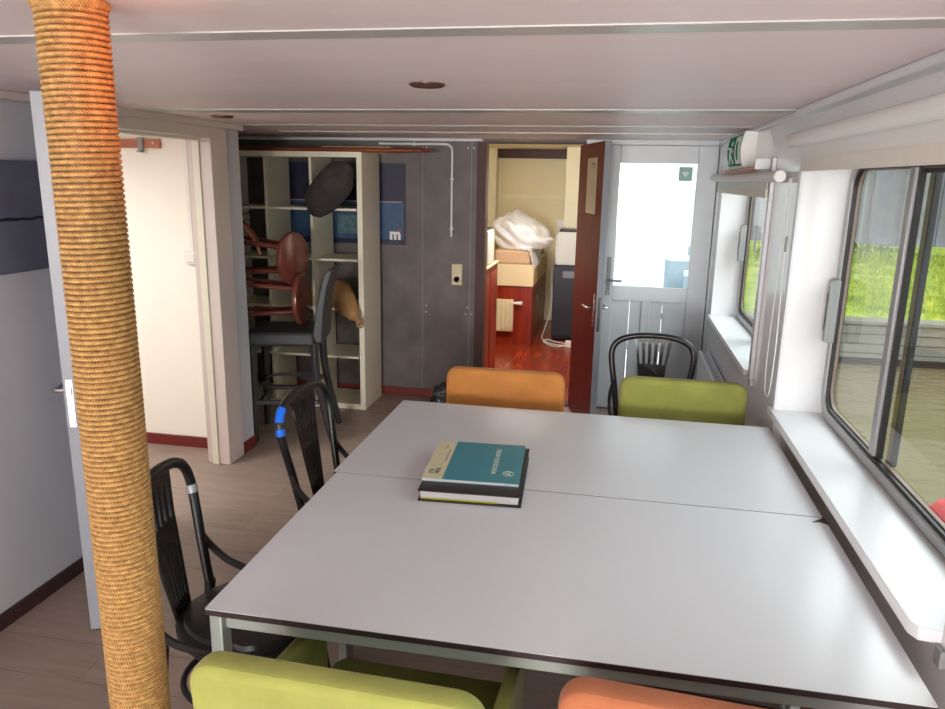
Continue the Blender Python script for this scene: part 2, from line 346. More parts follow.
def bez(pts, n=8, closed=False):
    """Catmull-Rom through points"""
    P = [Vector(p) for p in pts]; out = []; k = len(P)
    for i in range(k if closed else k-1):
        if closed: p0, p1, p2, p3 = P[i-1], P[i], P[(i+1) % k], P[(i+2) % k]
        else: p0, p1, p2, p3 = P[max(i-1,0)], P[i], P[i+1], P[min(i+2,k-1)]
        for j in range(n):
            t = j/n
            out.append(0.5*((2*p1)+(p2-p0)*t+(2*p0-5*p1+4*p2-p3)*t*t+(3*p1-p0-3*p2+p3)*t**3))
    if not closed: out.append(P[-1])
    return out
def text_mesh(body, size, depth=0.0005, align='CENTER', bold=0.0, space=1.0):
    cu = bpy.data.curves.new('lettering', 'FONT'); cu.body = body; cu.size = size; cu.extrude = depth
    cu.align_x = align; cu.align_y = 'CENTER'; cu.offset = bold; cu.space_character = space
    o = bpy.data.objects.new('lettering', cu); COL.objects.link(o)
    dg = bpy.context.evaluated_depsgraph_get(); me = bpy.data.meshes.new_from_object(o.evaluated_get(dg))
    bpy.data.objects.remove(o); return me
def plate_mesh(outlines, t):
    """flat plate in xy with holes; outlines = list of closed loops, thickness t"""
    cu = bpy.data.curves.new('plate', 'CURVE'); cu.dimensions = '2D'; cu.fill_mode = 'BOTH'; cu.extrude = t/2
    for loop in outlines:
        sp = cu.splines.new('POLY'); sp.points.add(len(loop)-1); sp.use_cyclic_u = True
        for i, (x, y) in enumerate(loop): sp.points[i].co = (x, y, 0, 1)
    o = bpy.data.objects.new('plate', cu); COL.objects.link(o)
    dg = bpy.context.evaluated_depsgraph_get(); me = bpy.data.meshes.new_from_object(o.evaluated_get(dg))
    bpy.data.objects.remove(o); return me
def rrect(x0, x1, y0, y1, r, n=8):
    out = []
    for cx, cy, a0 in ((x1-r, y0+r, -PI/2), (x1-r, y1-r, 0), (x0+r, y1-r, PI/2), (x0+r, y0+r, PI)):
        for i in range(n+1):
            a = a0+PI/2*i/n; out.append((cx+r*math.cos(a), cy+r*math.sin(a)))
    return out
# ------------------------------------------------------------------ the room shell
XL, XR, YB, ZC = -2.19, 0.675, 5.45, 1.965
struct('floor', G().box(-4.6, 0.92, -6.0, 5.53, -0.05, 0), 'floor')
struct('floor_bedroom', G().box(-2.2, -0.15, 5.53, 9.05, -0.05, 0), 'redfloor')
struct('ceiling', G().box(-4.6, 0.95, -6.0, 5.53, ZC, ZC+0.05), 'ceiling')
struct('ceiling_bedroom', G().box(-2.2, -0.15, 5.53, 9.1, 2.03, 2.08), 'cream_wall')
struct('wall_left', G().box(XL-0.12, XL, -6.0, -0.8, 0, ZC).box(XL-0.12, XL, -0.8, 0.8, 0, 1.0).box(XL-0.12, XL, -0.8, 0.8, 1.75, ZC)
       .box(XL-0.12, XL, 0.8, 2.95, 0, ZC).box(XL-0.12, XL, 2.95, 3.80, 1.89, ZC).box(XL-0.12, XL, 3.80, 4.13, 0, ZC), 'left_wall')
struct('wall_front', G().box(-4.6, -2.0, -6.1, -6.0, 0, ZC).box(0.6, 0.95, -6.1, -6.0, 0, ZC).box(-2.0, 0.6, -6.1, -6.0, 0, 0.65).box(-2.0, 0.6, -6.1, -6.0, 1.85, ZC), 'white_paint')
wy = [(-6.0, -1.6), (1.0, 1.505), (3.04, 3.70), (5.25, 5.53)]
g = G(); XN = 0.709; XO = 0.876
for xa, ya, yb in ((XN, -6.0, 3.04), (XR, 3.04, 5.53)): g.box(xa, XO, ya, yb, 0, 0.77)
g.box(XR, XO, -6.0, 5.53, 1.80, ZC)
for a, b in wy: g.box(XN if b < 3 else XR, XO, a, b, 0.77, 1.80)
struct('wall_right', g, 'gloss_white')
struct('wall_back', G().box(-4.2, -1.02, YB, YB+0.08, 0, ZC).box(-1.02, -0.24, YB, YB+0.08, 1.945, ZC), 'laminate')
struct('wall_back_white', G().box(-0.24, -0.105, YB, YB+0.08, 0, ZC).box(-0.105, XR, YB, YB+0.08, 1.934, ZC).box(-0.13, XR, YB+0.062, YB+0.08, 1.90, 1.94).box(0.64, XR, YB+0.062, YB+0.08, 0, 1.94).box(-0.13, -0.07, YB+0.062, YB+0.08, 0, 1.94).box(-0.1, XR, YB+0.062, YB+0.08, 0, 0.05).box(0.665, XR, YB, YB+0.08, 0, 1.938), 'door_grey')
struct('wall_side_room', G().box(-4.6, XL-0.12, 4.02, 4.16, 0, ZC).box(-4.6, -4.5, 0.9, 4.02, 0, ZC).box(-4.6, XL-0.12, 0.8, 0.9, 0, ZC), 'side_room')
struct('wall_niche', G().box(-4.28, -4.2, 4.16, 5.45, 0, ZC), 'laminate')
# ceiling battens running across the boat, and the edge trims
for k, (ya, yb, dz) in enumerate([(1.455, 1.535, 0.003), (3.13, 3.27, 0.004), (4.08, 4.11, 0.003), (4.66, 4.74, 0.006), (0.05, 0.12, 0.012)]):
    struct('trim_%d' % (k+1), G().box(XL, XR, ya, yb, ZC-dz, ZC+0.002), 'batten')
struct('trim_6', G().box(XL, XL+0.035, -5.9, 4.13, 1.93, ZC), 'trim_pink', bevel=0.004)
struct('trim_7', G().box(XR-0.04, XR+0.005, -5.9, 3.10, 1.935, ZC), 'semi_white', bevel=0.006)
struct('trim_8', G().box(XR-0.022, XR, 3.12, YB, 1.942, ZC), 'semi_white', bevel=0.004)
struct('trim_10', G().box(-4.2, -0.98, YB-0.03, YB, 1.945, ZC), 'semi_white', bevel=0.003)
struct('baseboard_back', G().box(-4.2, -1.04, YB-0.014, YB, 0, 0.065), 'redbase', bevel=0.003)
struct('baseboard_left', G().box(XL, XL+0.014, -5.9, 2.86, 0, 0.062), 'brownbase', bevel=0.003)
struct('baseboard_left_end', G().box(XL, XL+0.013, 3.955, 4.143, 0, 0.07).box(XL-0.12, XL+0.013, 4.13, 4.143, 0, 0.07), 'redbase', bevel=0.003)
struct('baseboard_side_room', G().box(-4.5, XL-0.12, 4.005, 4.02, 0, 0.07), 'redbase', bevel=0.003)
# dark panel wall: joints and screws belong to the wall
wb = bpy.data.objects['wall_back']
for x in (-1.428, -1.062): G().box(x-0.003, x+0.003, YB-0.003, YB, 0.06, 1.945).build('panel_joint', 'joint', wb)
g = G()
for x in (-1.09, -1.40, -1.045):
    for z in (0.68, 1.90): g.lathe([(0, 0), (0.006, 0), (0.006, 0.003), (0, 0.0035)], (x, YB-0.0035, z), 10, 'y')
for x in (-1.40, -1.075): g.lathe([(0, 0), (0.006, 0), (0.006, 0.003), (0, 0.0035)], (x, YB-0.0035, 0.73), 10, 'y')
g.build('screw', 'screw', wb)
# ------------------------------------------------------------------ left doorway and its open door
dr = thing('door_1', 'pale grey door standing open behind the rope-wrapped post, its edge towards the room', 'door', (-2.15, 2.915, 0), kind='structure')
dv = Vector((-1.835+2.15, 2.165-2.915, 0)); ang = math.atan2(dv.y, dv.x)
dr.rotation_euler = (0, 0, ang)
L1 = dv.length
G().box(0, L1, -0.02, 0.02, 0.008, 1.935).build('door_leaf', 'leaf_edge', dr, bevel=0.002)
hd = G().tube(bez([(L1-0.06, -0.02, 0.93), (L1-0.06, -0.062, 0.93), (L1-0.075, -0.07, 0.93), (L1-0.17, -0.07, 0.925)], 5), 0.0085, 8).build('door_handle', 'chrome', dr, smooth=True)
G().box(L1-0.075, L1-0.045, -0.024, -0.0195, 0.80, 1.0).build('handle_plate', 'chrome', hd, bevel=0.002)
hd2 = G().tube(bez([(L1-0.06, 0.02, 0.93), (L1-0.06, 0.062, 0.93), (L1-0.075, 0.07, 0.93), (L1-0.17, 0.07, 0.925)], 5), 0.0085, 8).build('door_handle', 'chrome', dr, smooth=True)
G().box(L1-0.075, L1-0.045, 0.0195, 0.024, 0.80, 1.0).build('handle_plate', 'chrome', hd2, bevel=0.002)
G().box(L1-0.0005, L1+0.0015, -0.012, 0.012, 0.81, 0.985).box(L1-0.0005, L1+0.006, -0.007, 0.007, 0.93, 0.955).build('lock_plate', 'chrome', dr, bevel=0.001)
fr = G().box(XL-0.125, XL+0.018, 2.86, 2.95, 0, 1.935).box(XL-0.125, XL+0.018, 3.79, 3.96, 0, 1.935).box(XL-0.125, XL+0.018, 2.95, 3.79, 1.875, 1.935)
fo = struct('trim_11', fr, 'trim_pink', bevel=0.004)
G().box(XL-0.09, XL-0.05, 3.78, 3.801, 0, 1.876).box(XL-0.09, XL-0.05, 2.949, 2.965, 0, 1.876).box(XL-0.09, XL-0.05, 2.965, 3.78, 1.86, 1.876).build('door_stop', 'cream_trim', fo, bevel=0.002)
# ------------------------------------------------------------------ mahogany door standing open to the bedroom
d2 = thing('door_2', 'dark red mahogany door swung open beside the bedroom doorway, with a notice on it', 'door', (-0.262, 5.44, 0), kind='structure')
dv = Vector((-0.078+0.262, 4.735-5.44, 0)); d2.rotation_euler = (0, 0, math.atan2(dv.y, dv.x)); L2 = dv.length
G().box(0, L2-0.002, -0.02, 0.0195, 0.012, 1.925).build('door_leaf', 'mahogany', d2, bevel=0.0015)
G().box(L2-0.002, L2+0.001, -0.02, 0.0195, 0.012, 1.925).box(0.002, L2, 0.0195, 0.021, 0.012, 1.925).build('painted_face', 'leaf_edge', d2)
for sy in (-1, 1):
    q = G().tube(bez([(L2-0.06, sy*0.02, 0.885), (L2-0.06, sy*0.06, 0.885), (L2-0.075, sy*0.068, 0.885), (L2-0.17, sy*0.068, 0.885)], 5), 0.008, 8).build('door_handle', 'chrome', d2, smooth=True)
    G().box(L2-0.075, L2-0.045, min(sy*0.0195, sy*0.0245), max(sy*0.0195, sy*0.0245), 0.76, 0.98).build('handle_plate', 'chrome', q, bevel=0.002)
G().box(L2+0.0005, L2+0.003, -0.01, 0.01, 0.74, 0.96).build('lock_plate', 'chrome', d2)
G().box(0.275, 0.545, -0.0222, -0.0198, 1.475, 1.83).build('notice', 'paper', d2)
G().box(0.40, 0.50, -0.0228, -0.022, 1.785, 1.80).box(0.43, 0.50, -0.0228, -0.022, 1.77, 1.776).build('notice_heading', 'print_lite', d2)
struct('trim_12', G().box(-1.02, -0.952, YB-0.012, YB+0.10, 0, 1.945).box(-0.262, -0.24, YB-0.004, YB+0.10, 0, 1.945).box(-0.952, -0.262, YB-0.004, YB+0.10, 1.935, 1.945), 'darkframe', bevel=0.002)
struct('trim_13', G().box(-0.952, -0.262, YB, YB+0.12, 0, 0.012), 'darkframe')
# ------------------------------------------------------------------ white outside door with its bright pane
x0, x1 = -0.103, 0.660
d3 = thing('door_3', 'pale grey outside door with one big bright pane in the back wall', 'door', (0, YB+0.02, 0), kind='structure')
g = G().box(x0, 0.0, 0, 0.04, 0.012, 1.932).box(0.527, x1, 0, 0.04, 0.012, 1.932).box(0.0, 0.527, 0, 0.04, 1.812, 1.932)
g.box(0.0, 0.527, 0, 0.04, 0.835, 0.94).box(0.0, 0.527, 0, 0.04, 0.012, 0.14).box(0.215, 0.275, 0, 0.04, 0.14, 0.835)
g.build('door_frame', 'door_grey', d3, bevel=0.003)
pn = [(0.0, 0.127), (0.132, 0.215), (0.275, 0.360), (0.365, 0.527)]
for a, b in pn: G().box(a, b, 0.012, 0.026, 0.14, 0.835).build('door_panel', 'door_grey', d3, bevel=0.001)
G().box(0.0, 0.527, 0.018, 0.022, 0.94, 1.812).build('glass_pane', 'glass', d3)
# heart sticker
st = G().box(0.405, 0.497, 0.0150, 0.0178, 1.695, 1.79).build('heart_sticker', 'sticker_green', d3)
hp = []
for i in range(28):
    t = 2*PI*i/28; hp.append((0.0016*16*math.sin(t)**3*0.85+0.451, 0.0016*(13*math.cos(t)-5*math.cos(2*t)-2*math.cos(3*t)-math.cos(4*t))*0.85+1.743))
me = plate_mesh([hp], 0.0008); me.transform(Matrix.Translation((0, 0.0146, 0)) @ Matrix.Rotation(PI/2, 4, 'X')); me.materials.append(M['door_grey']); link('heart', me, st)
q = G().tube(bez([(-0.035, 0.0, 0.985), (-0.035, -0.045, 0.985), (-0.025, -0.05, 0.985), (0.06, -0.05, 0.985)], 5), 0.008, 8).build('door_handle', 'chrome', d3, smooth=True)
G().box(-0.05, -0.02, -0.005, 0.0, 0.87, 1.15).build('handle_plate', 'latch', q, bevel=0.002)
# ------------------------------------------------------------------ windows, sills
def ring(g, y0, y1, z0, z1, r, w, xa, xb, n=8):
    o = rrect(y0, y1, z0, z1, r, n); i_ = rrect(y0+w, y1-w, z0+w, z1-w, max(r-w, 0.004), n)
    return g.loft([[(xa, y, z) for y, z in o], [(xb, y, z) for y, z in o], [(xb, y, z) for y, z in i_], [(xa, y, z) for y, z in i_]], closed=True)
def window(n, y0, y1, mul, label, latch_z, latch_y):
    z0, z1 = 0.80, 1.80
    wn = thing('window_%d' % n, label, 'window', (0, 0, 0), kind='structure')
    # recess backing: white infill behind the rounded profile
    o = rrect(y0-0.002, y1+0.002, z0-0.03, z1+0.002, 0.002); i_ = rrect(y0+0.03, y1-0.03, z0+0.03, z1-0.03, 0.10)
    G().loft([[(0.870, y, z) for y, z in o], [(0.876, y, z) for y, z in o], [(0.876, y, z) for y, z in i_], [(0.870, y, z) for y, z in i_]], closed=True).build('window_surround', 'semi_white', wn)
    ring(G(), y0+0.004, y1-0.004, z0+0.002, z1-0.01, 0.12, 0.034, 0.838, 0.872).build('window_frame', 'alu', wn, bevel=0.004)
    ring(G(), y0+0.037, y1-0.037, z0+0.035, z1-0.043, 0.09, 0.012, 0.846, 0.874).build('gasket', 'gasket', wn, smooth=True)
    ring(G(), y0+0.049, y1-0.049, z0+0.047, z1-0.055, 0.08, 0.005, 0.858, 0.870).build('inner_profile', 'inner_trim', wn, smooth=True)
    zb, zt = z0+0.05, z1-0.055
    G().box(0.842, 0.868, mul+0.016, mul+0.056, zb, zt).build('mullion', 'alu', wn, bevel=0.003)
    G().box(0.852, 0.868, mul-0.002, mul+0.015, zb, zt).box(0.862, 0.874, y0+0.06, mul, zt-0.018, zt).build('mullion_gasket', 'gasket', wn)
    om = G().box(0.880, 0.895, mul-0.030, mul+0.004, zb-0.01, zt+0.01).build('reflection_strip', 'brown_reflection', wn)  # brown strip painted in for the reflection beside the mullion
    G().box(0.880, 0.897, mul-0.040, mul-0.030, zb-0.01, zt+0.01).build('outer_gasket', 'gasket', om)
    yy = latch_y
    lt = G().box(0.812, 0.84, yy-0.020, yy+0.020, latch_z, latch_z+0.24).box(0.800, 0.815, yy-0.024, yy-0.006, latch_z+0.005, latch_z+0.235).build('window_latch', 'latch', wn, bevel=0.004)
    G().box(0.798, 0.8005, yy-0.018, yy-0.011, latch_z+0.05, latch_z+0.19).build('latch_slot', 'gasket', lt)
    G().box(0.864, 0.868, y0+0.05, y1-0.05, z0+0.05, z1-0.06).build('glass_pane', 'glass', wn)
    return wn
window(1, 1.505, 3.04, 2.40, 'big aluminium-framed window beside the tables', 1.10, 2.985)
window(2, 3.70, 5.25, 4.36, 'small-looking far window next to the outside door', 1.18, 5.175)
window(3, -1.60, 1.00, -0.3, 'window beside the camera, out of the picture', 1.12, 0.95)
struct('trim_14', G().slab([(0.655, 1.535), (0.667, 1.512), (0.7085, 1.506), (0.87, 1.506), (0.87, 3.04), (0.703, 3.04), (0.6745, 3.04), (0.6745, 3.09), (0.655, 3.09)], 0.77, 0.80), 'sill_white', bevel=0.003)
struct('trim_15', G().slab([(0.655, 3.70), (0.87, 3.70), (0.87, 5.25), (0.6745, 5.25), (0.6745, 5.285), (0.655, 5.285)], 0.77, 0.80), 'sill_white', bevel=0.003)
struct('trim_16', G().box(XR, 0.87, -1.6, 1.0, 0.77, 0.80), 'sill_white')
struct('trim_17', G().box(0.655, 0.675, 3.545, 3.565, 0.78, 1.80).box(0.658, 0.675, 3.535, 3.575, 0.76, 0.79), 'alu', bevel=0.002)
struct('trim_18', G().box(0.668, 0.675, 3.04, 3.075, 0.80, 1.80), 'semi_white', bevel=0.002)
tag(G().box(0.696, 0.7085, 1.470, 1.500, 0.735, 0.775).build('sill_bracket', 'latch', bevel=0.002), 'small grey bracket under the near end of the long window sill', 'bracket')
# ------------------------------------------------------------------ bedroom shell
struct('wall_bedroom', G().box(-2.2, -0.15, 9.0, 9.08, 0, 2.03).box(-2.28, -2.2, 5.53, 9.08, 0, 2.03), 'yellow_wall')
struct('wall_bedroom_right', G().box(-0.23, -0.15, 5.53, 9.08, -0.3, 2.08).box(-0.575, -0.23, 8.35, 8.55, 0, 2.03), 'cream_wall')
struct('trim_19', G().box(-2.2, -0.58, 8.97, 9.0, 1.46, 1.50).box(-1.415, -1.40, 8.985, 9.0, 1.06, 1.92), 'cream_wall')
struct('trim_20', G().box(-1.42, -0.60, 8.90, 9.0, 1.925, 2.03), 'darkframe')
struct('wall_bedroom_pilaster', G().box(-1.60, -1.42, 8.80, 8.999, 1.0, 2.03), 'cream_wall')
# ------------------------------------------------------------------ outside
struct('wall_cabin_outside', G().box(-0.15, -0.135, 5.53, 9.08, 0.5, 2.08), 'deck')
def ground(name, g, m_, label, cat, kind='structure'):
    o = g.build(name, m_); o['kind'] = kind
    if kind != 'structure': o['label'] = label; o['category'] = cat
    return o
struct('ground_water', G().box(0.95, 40, -30, 7.55, -0.3, 0.02).box(-40, 0.95, 9.2, 60, -0.3, 0.0), 'water')
struct('deck', G().box(-0.15, 0.98, 5.55, 10.0, 0.45, 0.50), 'deck')
tag(G().box(-0.15, 1.0, 10.0, 10.06, 0.5, 1.60).build('backdrop', 'deck'), 'white bulwark added past the deck so the door pane burns out white', 'backdrop')  # white panel added so the lower door pane looks overexposed
# timber quay across the water
qw = thing('quay_wall', 'weathered grey timber quay wall across the water', 'quay wall', (0, 7.5, 0))
g = G()
for k in range(4): g.box(1.05, 16, 0.0, 0.10, 0.03+k*0.092, 0.03+k*0.092+0.086)
g.build('plank_face', 'quay', qw, bevel=0.004)
G().box(1.05, 16, -0.03, 0.22, 0.40, 0.435).build('capping', 'quay', qw, bevel=0.005)
G().box(1.05, 16, -0.012, 0.0, 0.055, 0.075).box(1.05, 16, -0.06, 0.02, -0.05, 0.05).build('waterline_beam', 'quay_dark', qw)
g = G(); nx, ny = 90, 30
for j in range(ny+1):
    for i in range(nx+1):
        x = 1.05+i*15/nx; t = j/ny; y = 7.68+t*3.6
        z = 0.40+0.42*min(1, t*2.0)**0.8+0.06*t+0.05*noise.noise((x*1.7, y*1.7, 0))*min(1, 4*t)
        g.v.append((x, y, z))
for j in range(ny):
    for i in range(nx): a = j*(nx+1)+i; g.f.append((a, a+1, a+nx+2, a+nx+1))
o = g.build('ground_bank', 'grass', smooth=True); o['kind'] = 'structure'
g = G(); rnd = random.Random(3)
for k in range(9000):
    x = rnd.uniform(1.6, 6.2); t = rnd.random()**1.3; y = 7.75+t*1.6
    z = 0.40+0.42*min(1, (t*2.6/3.6)*2.0)**0.8+0.06*t*0.72-0.02
    hgt = rnd.uniform(0.04, 0.09)*(1.9 if t > 0.75 else 1); a = rnd.uniform(0, PI); dx, dy = math.cos(a)*0.007, math.sin(a)*0.007
    lx, ly = rnd.uniform(-.03, .03), rnd.uniform(-.03, .03)
    o_ = len(g.v); g.v += [(x-dx, y-dy, z), (x+dx, y+dy, z), (x+lx, y+ly, z+hgt)]; g.f.append((o_, o_+1, o_+2))
me = bpy.data.meshes.new('grass_blades'); me.from_pydata(g.v, [], g.f); me.materials.append(M['grass'])
o = bpy.data.objects.new('grass_blades', me); COL.objects.link(o); tag(o, 'bright yellow-green grass growing on the bank above the quay', 'grass', kind='stuff')
g = G(); rnd = random.Random(11)
for k in range(2600):
    x = rnd.uniform(1.7, 6.4); y = rnd.uniform(9.45, 9.62); z = 0.84+rnd.random()**2*0.22*(0.6+0.4*math.sin(x*3)); a = rnd.uniform(0, PI); r_ = rnd.uniform(0.015, 0.035)
    o_ = len(g.v); t1 = Vector((math.cos(a), math.sin(a)*0.5, rnd.uniform(-.5, .5)))*r_; t2 = Vector((rnd.uniform(-.4, .4), rnd.uniform(-.4, .4), 1))*r_*1.3; c = Vector((x, y, z))
    g.v += [tuple(c-t1), tuple(c-t2*0.6), tuple(c+t1), tuple(c+t2)]; g.f.append((o_, o_+1, o_+2, o_+3))
o = g.build('weed_leaves', mat('weed_green', srgb(96, 122, 60), 0.8, var=0.35, scale=9)); tag(o, 'darker green weeds growing along the foot of the wire fence', 'weeds', kind='stuff')
# fence on the bank
fe = thing('wire_fence', 'thin wire fence with slim posts along the top of the grassy bank', 'fence', (0, 9.75, 0.85))
for x in (1.7, 3.0, 4.3, 5.6): G().box(x-0.012, x+0.012, -0.012, 0.012, 0, 0.95).build('fence_post', 'wire', fe)
g = G()
for z in (0.25, 0.5, 0.75, 0.9): g.cyl((1.5, -0.02, z), (7.5, -0.02, z), 0.002, n=6)
for i in range(60): g.cyl((1.5+i*0.1, -0.02, 0.1), (1.5+i*0.1, -0.02, 0.9), 0.0008, n=4)
g.build('fence_wire', 'wire', fe)
bl = thing('grey_building', 'large grey clad building standing beyond the grassy bank', 'building', (0, 11.5, 0.7))
G().box(2.1, 14, 0, 4, 0, 5.5).build('wall', 'build', bl)
for x in (2.35, 3.1, 3.9, 5.2, 6.4): G().box(x, x+0.30, -0.12, 0.01, 0, 5.4).build('column', 'build_lite', bl, bevel=0.01)
for x in (2.75, 3.5, 4.4): G().box(x, x+0.22, -0.03, 0.01, 0, 5.0).build('recess_panel', 'build_dark', bl)
bt = thing('covered_dinghy', 'small boat under a blue tarpaulin moored below the quay', 'boat', (1.42, 6.86, 0.0), 0.1)
hull = [[(0.0+s_*w_, y, z) for s_, z in ((-1, 0.16), (-0.75, -0.02), (0.75, -0.02), (1, 0.16))] for y, w_ in ((-0.55, 0.26), (0, 0.30), (0.35, 0.22), (0.5, 0.05))]
G().loft(hull).build('hull', 'quay_dark', bt, smooth=True)
tp = [[(s_*w_, y, 0.165+0.10*(1-s_*s_)*hh) for s_ in (-1, -.6, -.2, .2, .6, 1)]+[(w_, y, 0.155), (-w_, y, 0.155)] for y, w_, hh in ((-0.56, 0.27, .6), (0, 0.31, 1.2), (0.35, 0.23, .9), (0.51, 0.06, .3))]
G().loft(tp).build('tarpaulin', 'boat_blue', bt, smooth=True)
fb = thing('red_fender', 'red fender floating on the water below the big window', 'fender', (1.86, 3.62, 0.02), 0.5)
G().lathe([(0, -0.05), (0.05, -0.04), (0.09, 0), (0.10, 0.05), (0.10, 0.25), (0.09, 0.3), (0.03, 0.34), (0, 0.35)], (0, 0, 0.04), 20, 'y').build('body', 'buoy_red', fb, smooth=True)
G().tube([(0.03*math.cos(a), 0.37+0.03*math.sin(a), 0.04) for a in [i*PI/6 for i in range(12)]], 0.008, 6, True).build('eye', 'buoy_red', fb, smooth=True)
# things on the deck behind the door pane
for k, (x, y, r, h_) in enumerate([(0.60, 7.35, 0.12, 0.50), (0.74, 6.95, 0.11, 0.40), (0.82, 7.5, 0.12, 0.62)]):
    bk = thing('deck_drum', ['pale blue drum on the deck, leftmost behind the door pane', 'pale blue drum on the deck, nearest the door pane', 'tall pale blue drum on the deck, behind the other two'][k], 'drum', (x, y, 0.5), group='drums on the deck')
    G().lathe([(0, 0), (r*0.9, 0), (r, 0.02), (r, h_-0.05), (r*1.03, h_-0.05), (r*1.03, h_-0.04), (0, h_-0.04)], (0,0,0), 24).build('drum_body', 'pale_blue', bk, smooth=True)
    G().lathe([(0, h_-0.04), (r*1.05, h_-0.04), (r*1.05, h_), (0, h_+0.005)], (0,0,0), 24).build('lid', 'deck', bk, smooth=True)
tag(G().tube([(0.36, 6.6, 0.54), (0.42, 6.62, 0.50+0.02), (0.55, 6.66, 0.62)], 0.02, 8).build('mooring_bar', 'quay_dark'), 'dark bent bar lying by the drums on the deck', 'bar')
# ------------------------------------------------------------------ rope-wrapped post
PX, PY = -0.912, 1.176
po = thing('rope_post', 'round post wrapped in coils of tan rope, standing in the left foreground', 'post', (PX, PY, 0))
G().lathe([(0, 0), (0.0495, 0), (0.0495, 1.963), (0, 1.963)], (0,0,0), 40).build('core', 'black_plastic', po, smooth=True)
g = G(); pitch, R0, rr = 0.0100, 0.0512, 0.0062; seg = 64; n = 8
z0, z1 = 0.006, 1.955; turns = (z1-z0)/pitch; tot = int(turns*seg)
for i in range(tot+1):
    a = 2*PI*i/seg; z = z0+(z1-z0)*i/tot
    ca, sa = math.cos(a), math.sin(a)
    for j in range(n):
        b = 2*PI*j/n+0.3; r_ = R0+rr*math.cos(b); g.v.append((r_*ca, r_*sa, z+rr*0.78*math.sin(b)))
for i in range(tot):
    for j in range(n): g.f.append((i*n+j, i*n+(j+1) % n, (i+1)*n+(j+1) % n, (i+1)*n+j))
g.build('rope_winding', 'rope', po, smooth=True)
G().tube([(0.0535*math.cos(a), 0.0535*math.sin(a), 1.956+0.004*math.sin(a)) for a in [2*PI*i/40 for i in range(40)]], 0.008, 8, True).build('rope_end', 'rope', po, smooth=True)
# ------------------------------------------------------------------ two meeting tables
def table(name_label, x0, x1, y0, y1):
    t = thing('meeting_table', name_label, 'table', ((x0+x1)/2, (y0+y1)/2, 0), group='white tables pushed together')
    a, b = (x1-x0)/2, (y1-y0)/2
    top = G().slab(rrect(-a, a, -b, b, 0.005, 3), 0.726, 0.74).build('tabletop', 'table_edge', t, bevel=0.001)
    G().slab(rrect(-a+0.0008, a-0.0008, -b+0.0008, b-0.0008, 0.005, 3), 0.7395, 0.7412).build('laminate_surface', 'table_top', top)
    for sx in (-1, 1):
        for sy in (-1, 1):
            lx, ly = sx*(a-0.022), sy*(b-0.028)
            l_ = G().box(lx-0.015, lx+0.015, ly-0.02, ly+0.02, 0.012, 0.726).build('leg', 'table_frame', t, bevel=0.003)
            G().lathe([(0, 0), (0.014, 0), (0.014, 0.012), (0, 0.012)], (lx, ly, 0), 12).build('foot', 'black_plastic', l_)
    g = G()
    for sy in (-1, 1): g.box(-a+0.036, a-0.036, sy*(b-0.038)-0.012, sy*(b-0.038)+0.012, 0.682, 0.7255)
    for sx in (-1, 1): g.box(sx*(a-0.03)-0.012, sx*(a-0.03)+0.012, -b+0.047, b-0.047, 0.682, 0.7255)
    g.build('apron_frame', 'table_frame', t, bevel=0.003)
    return t
T1 = table('white-topped table nearer the camera, its front legs beside the lime chair', -0.855, 0.648, 1.338, 2.153)
T2 = table('white-topped table farther away, with its top end by the orange and green chairs', -0.868, 0.645, 2.157, 2.982)
g = G(); g.add([(0.600, 1.995, 0.7413), (0.640, 2.03, 0.7413), (0.642, 1.985, 0.7413), (0.622, 2.000, 0.7413), (0.600, 1.995, 0.743), (0.640, 2.03, 0.744), (0.642, 1.985, 0.744), (0.622, 2.000, 0.743)], [(0,1,2,3), (7,6,5,4), (0,4,5,1), (1,5,6,2), (2,6,7,3), (3,7,4,0)])
g.v = [(x, y-1.7455+0.12, z) for x, y, z in g.v]
o = g.build('splinter_chip', 'chip'); o.parent = T1
o.location = (0.1065+0.004, 0, 0)
# ------------------------------------------------------------------ upholstered armchairs
def armchair(fab, label, loc, rz, group):
    t = thing('upholstered_chair', label, 'chair', loc, rz, group)
    # local: the sitter looks along +y; backrest at y<0
    def pad(x0, x1, z0, z1, ya, yb, r, lean=0.0, rows=5, puff=0.012):
        rings = []; w_ = rrect(x0, x1, z0, z1, r, 7); cx, cz = (x0+x1)/2, (z0+z1)/2
        for k in range(rows+1):
            t_ = k/rows; y = ya+(yb-ya)*t_; s_ = 1-0.045*(abs(2*t_-1)**3.0)*1.0
            rings.append([(cx+(x-cx)*(1-0.035*abs(2*t_-1)**3), y - lean*(z-z0), cz+(z-cz)*(1-0.03*abs(2*t_-1)**3)) for x, z in w_])
        return G().loft(rings)
    bk = pad(-0.272, 0.272, 0.36, 0.843, -0.315, -0.248, 0.05, 0.10, 6).build('backrest', fab, t, bevel=0.014, seg=3)
    G().tube([(-0.262, -0.30-0.10*0.44, 0.80), (-0.1, -0.308-0.044, 0.803), (0.1, -0.308-0.044, 0.803), (0.262, -0.30-0.044, 0.80)], 0.003, 6).build('seam', fab, bk, smooth=True)
    G().slab(rrect(-0.235, 0.235, -0.25, 0.24, 0.035, 5), 0.33, 0.455).build('seat', fab, t, bevel=0.02, seg=3)
    for s in (-1, 1):
        out = [(-0.27, 0.30), (0.17, 0.30), (0.20, 0.33), (0.185, 0.56), (0.15, 0.60), (-0.30, 0.66)]
        G().loft([[(s*(0.240), y, z) for y, z in out], [(s*(0.272), y, z) for y, z in out]]).build('armrest', fab, t, bevel=0.008, seg=2)
    for sx in (-1, 1):
        for sy, yy in ((-1, -0.22), (1, 0.18)):
            G().cyl((sx*0.20, yy, 0.335), (sx*0.215, yy+sy*0.02, 0.0), 0.02, 0.013, 12).build('leg', 'black_lacquer', t, smooth=True)
    return t
gk = 'upholstered chairs around the tables'
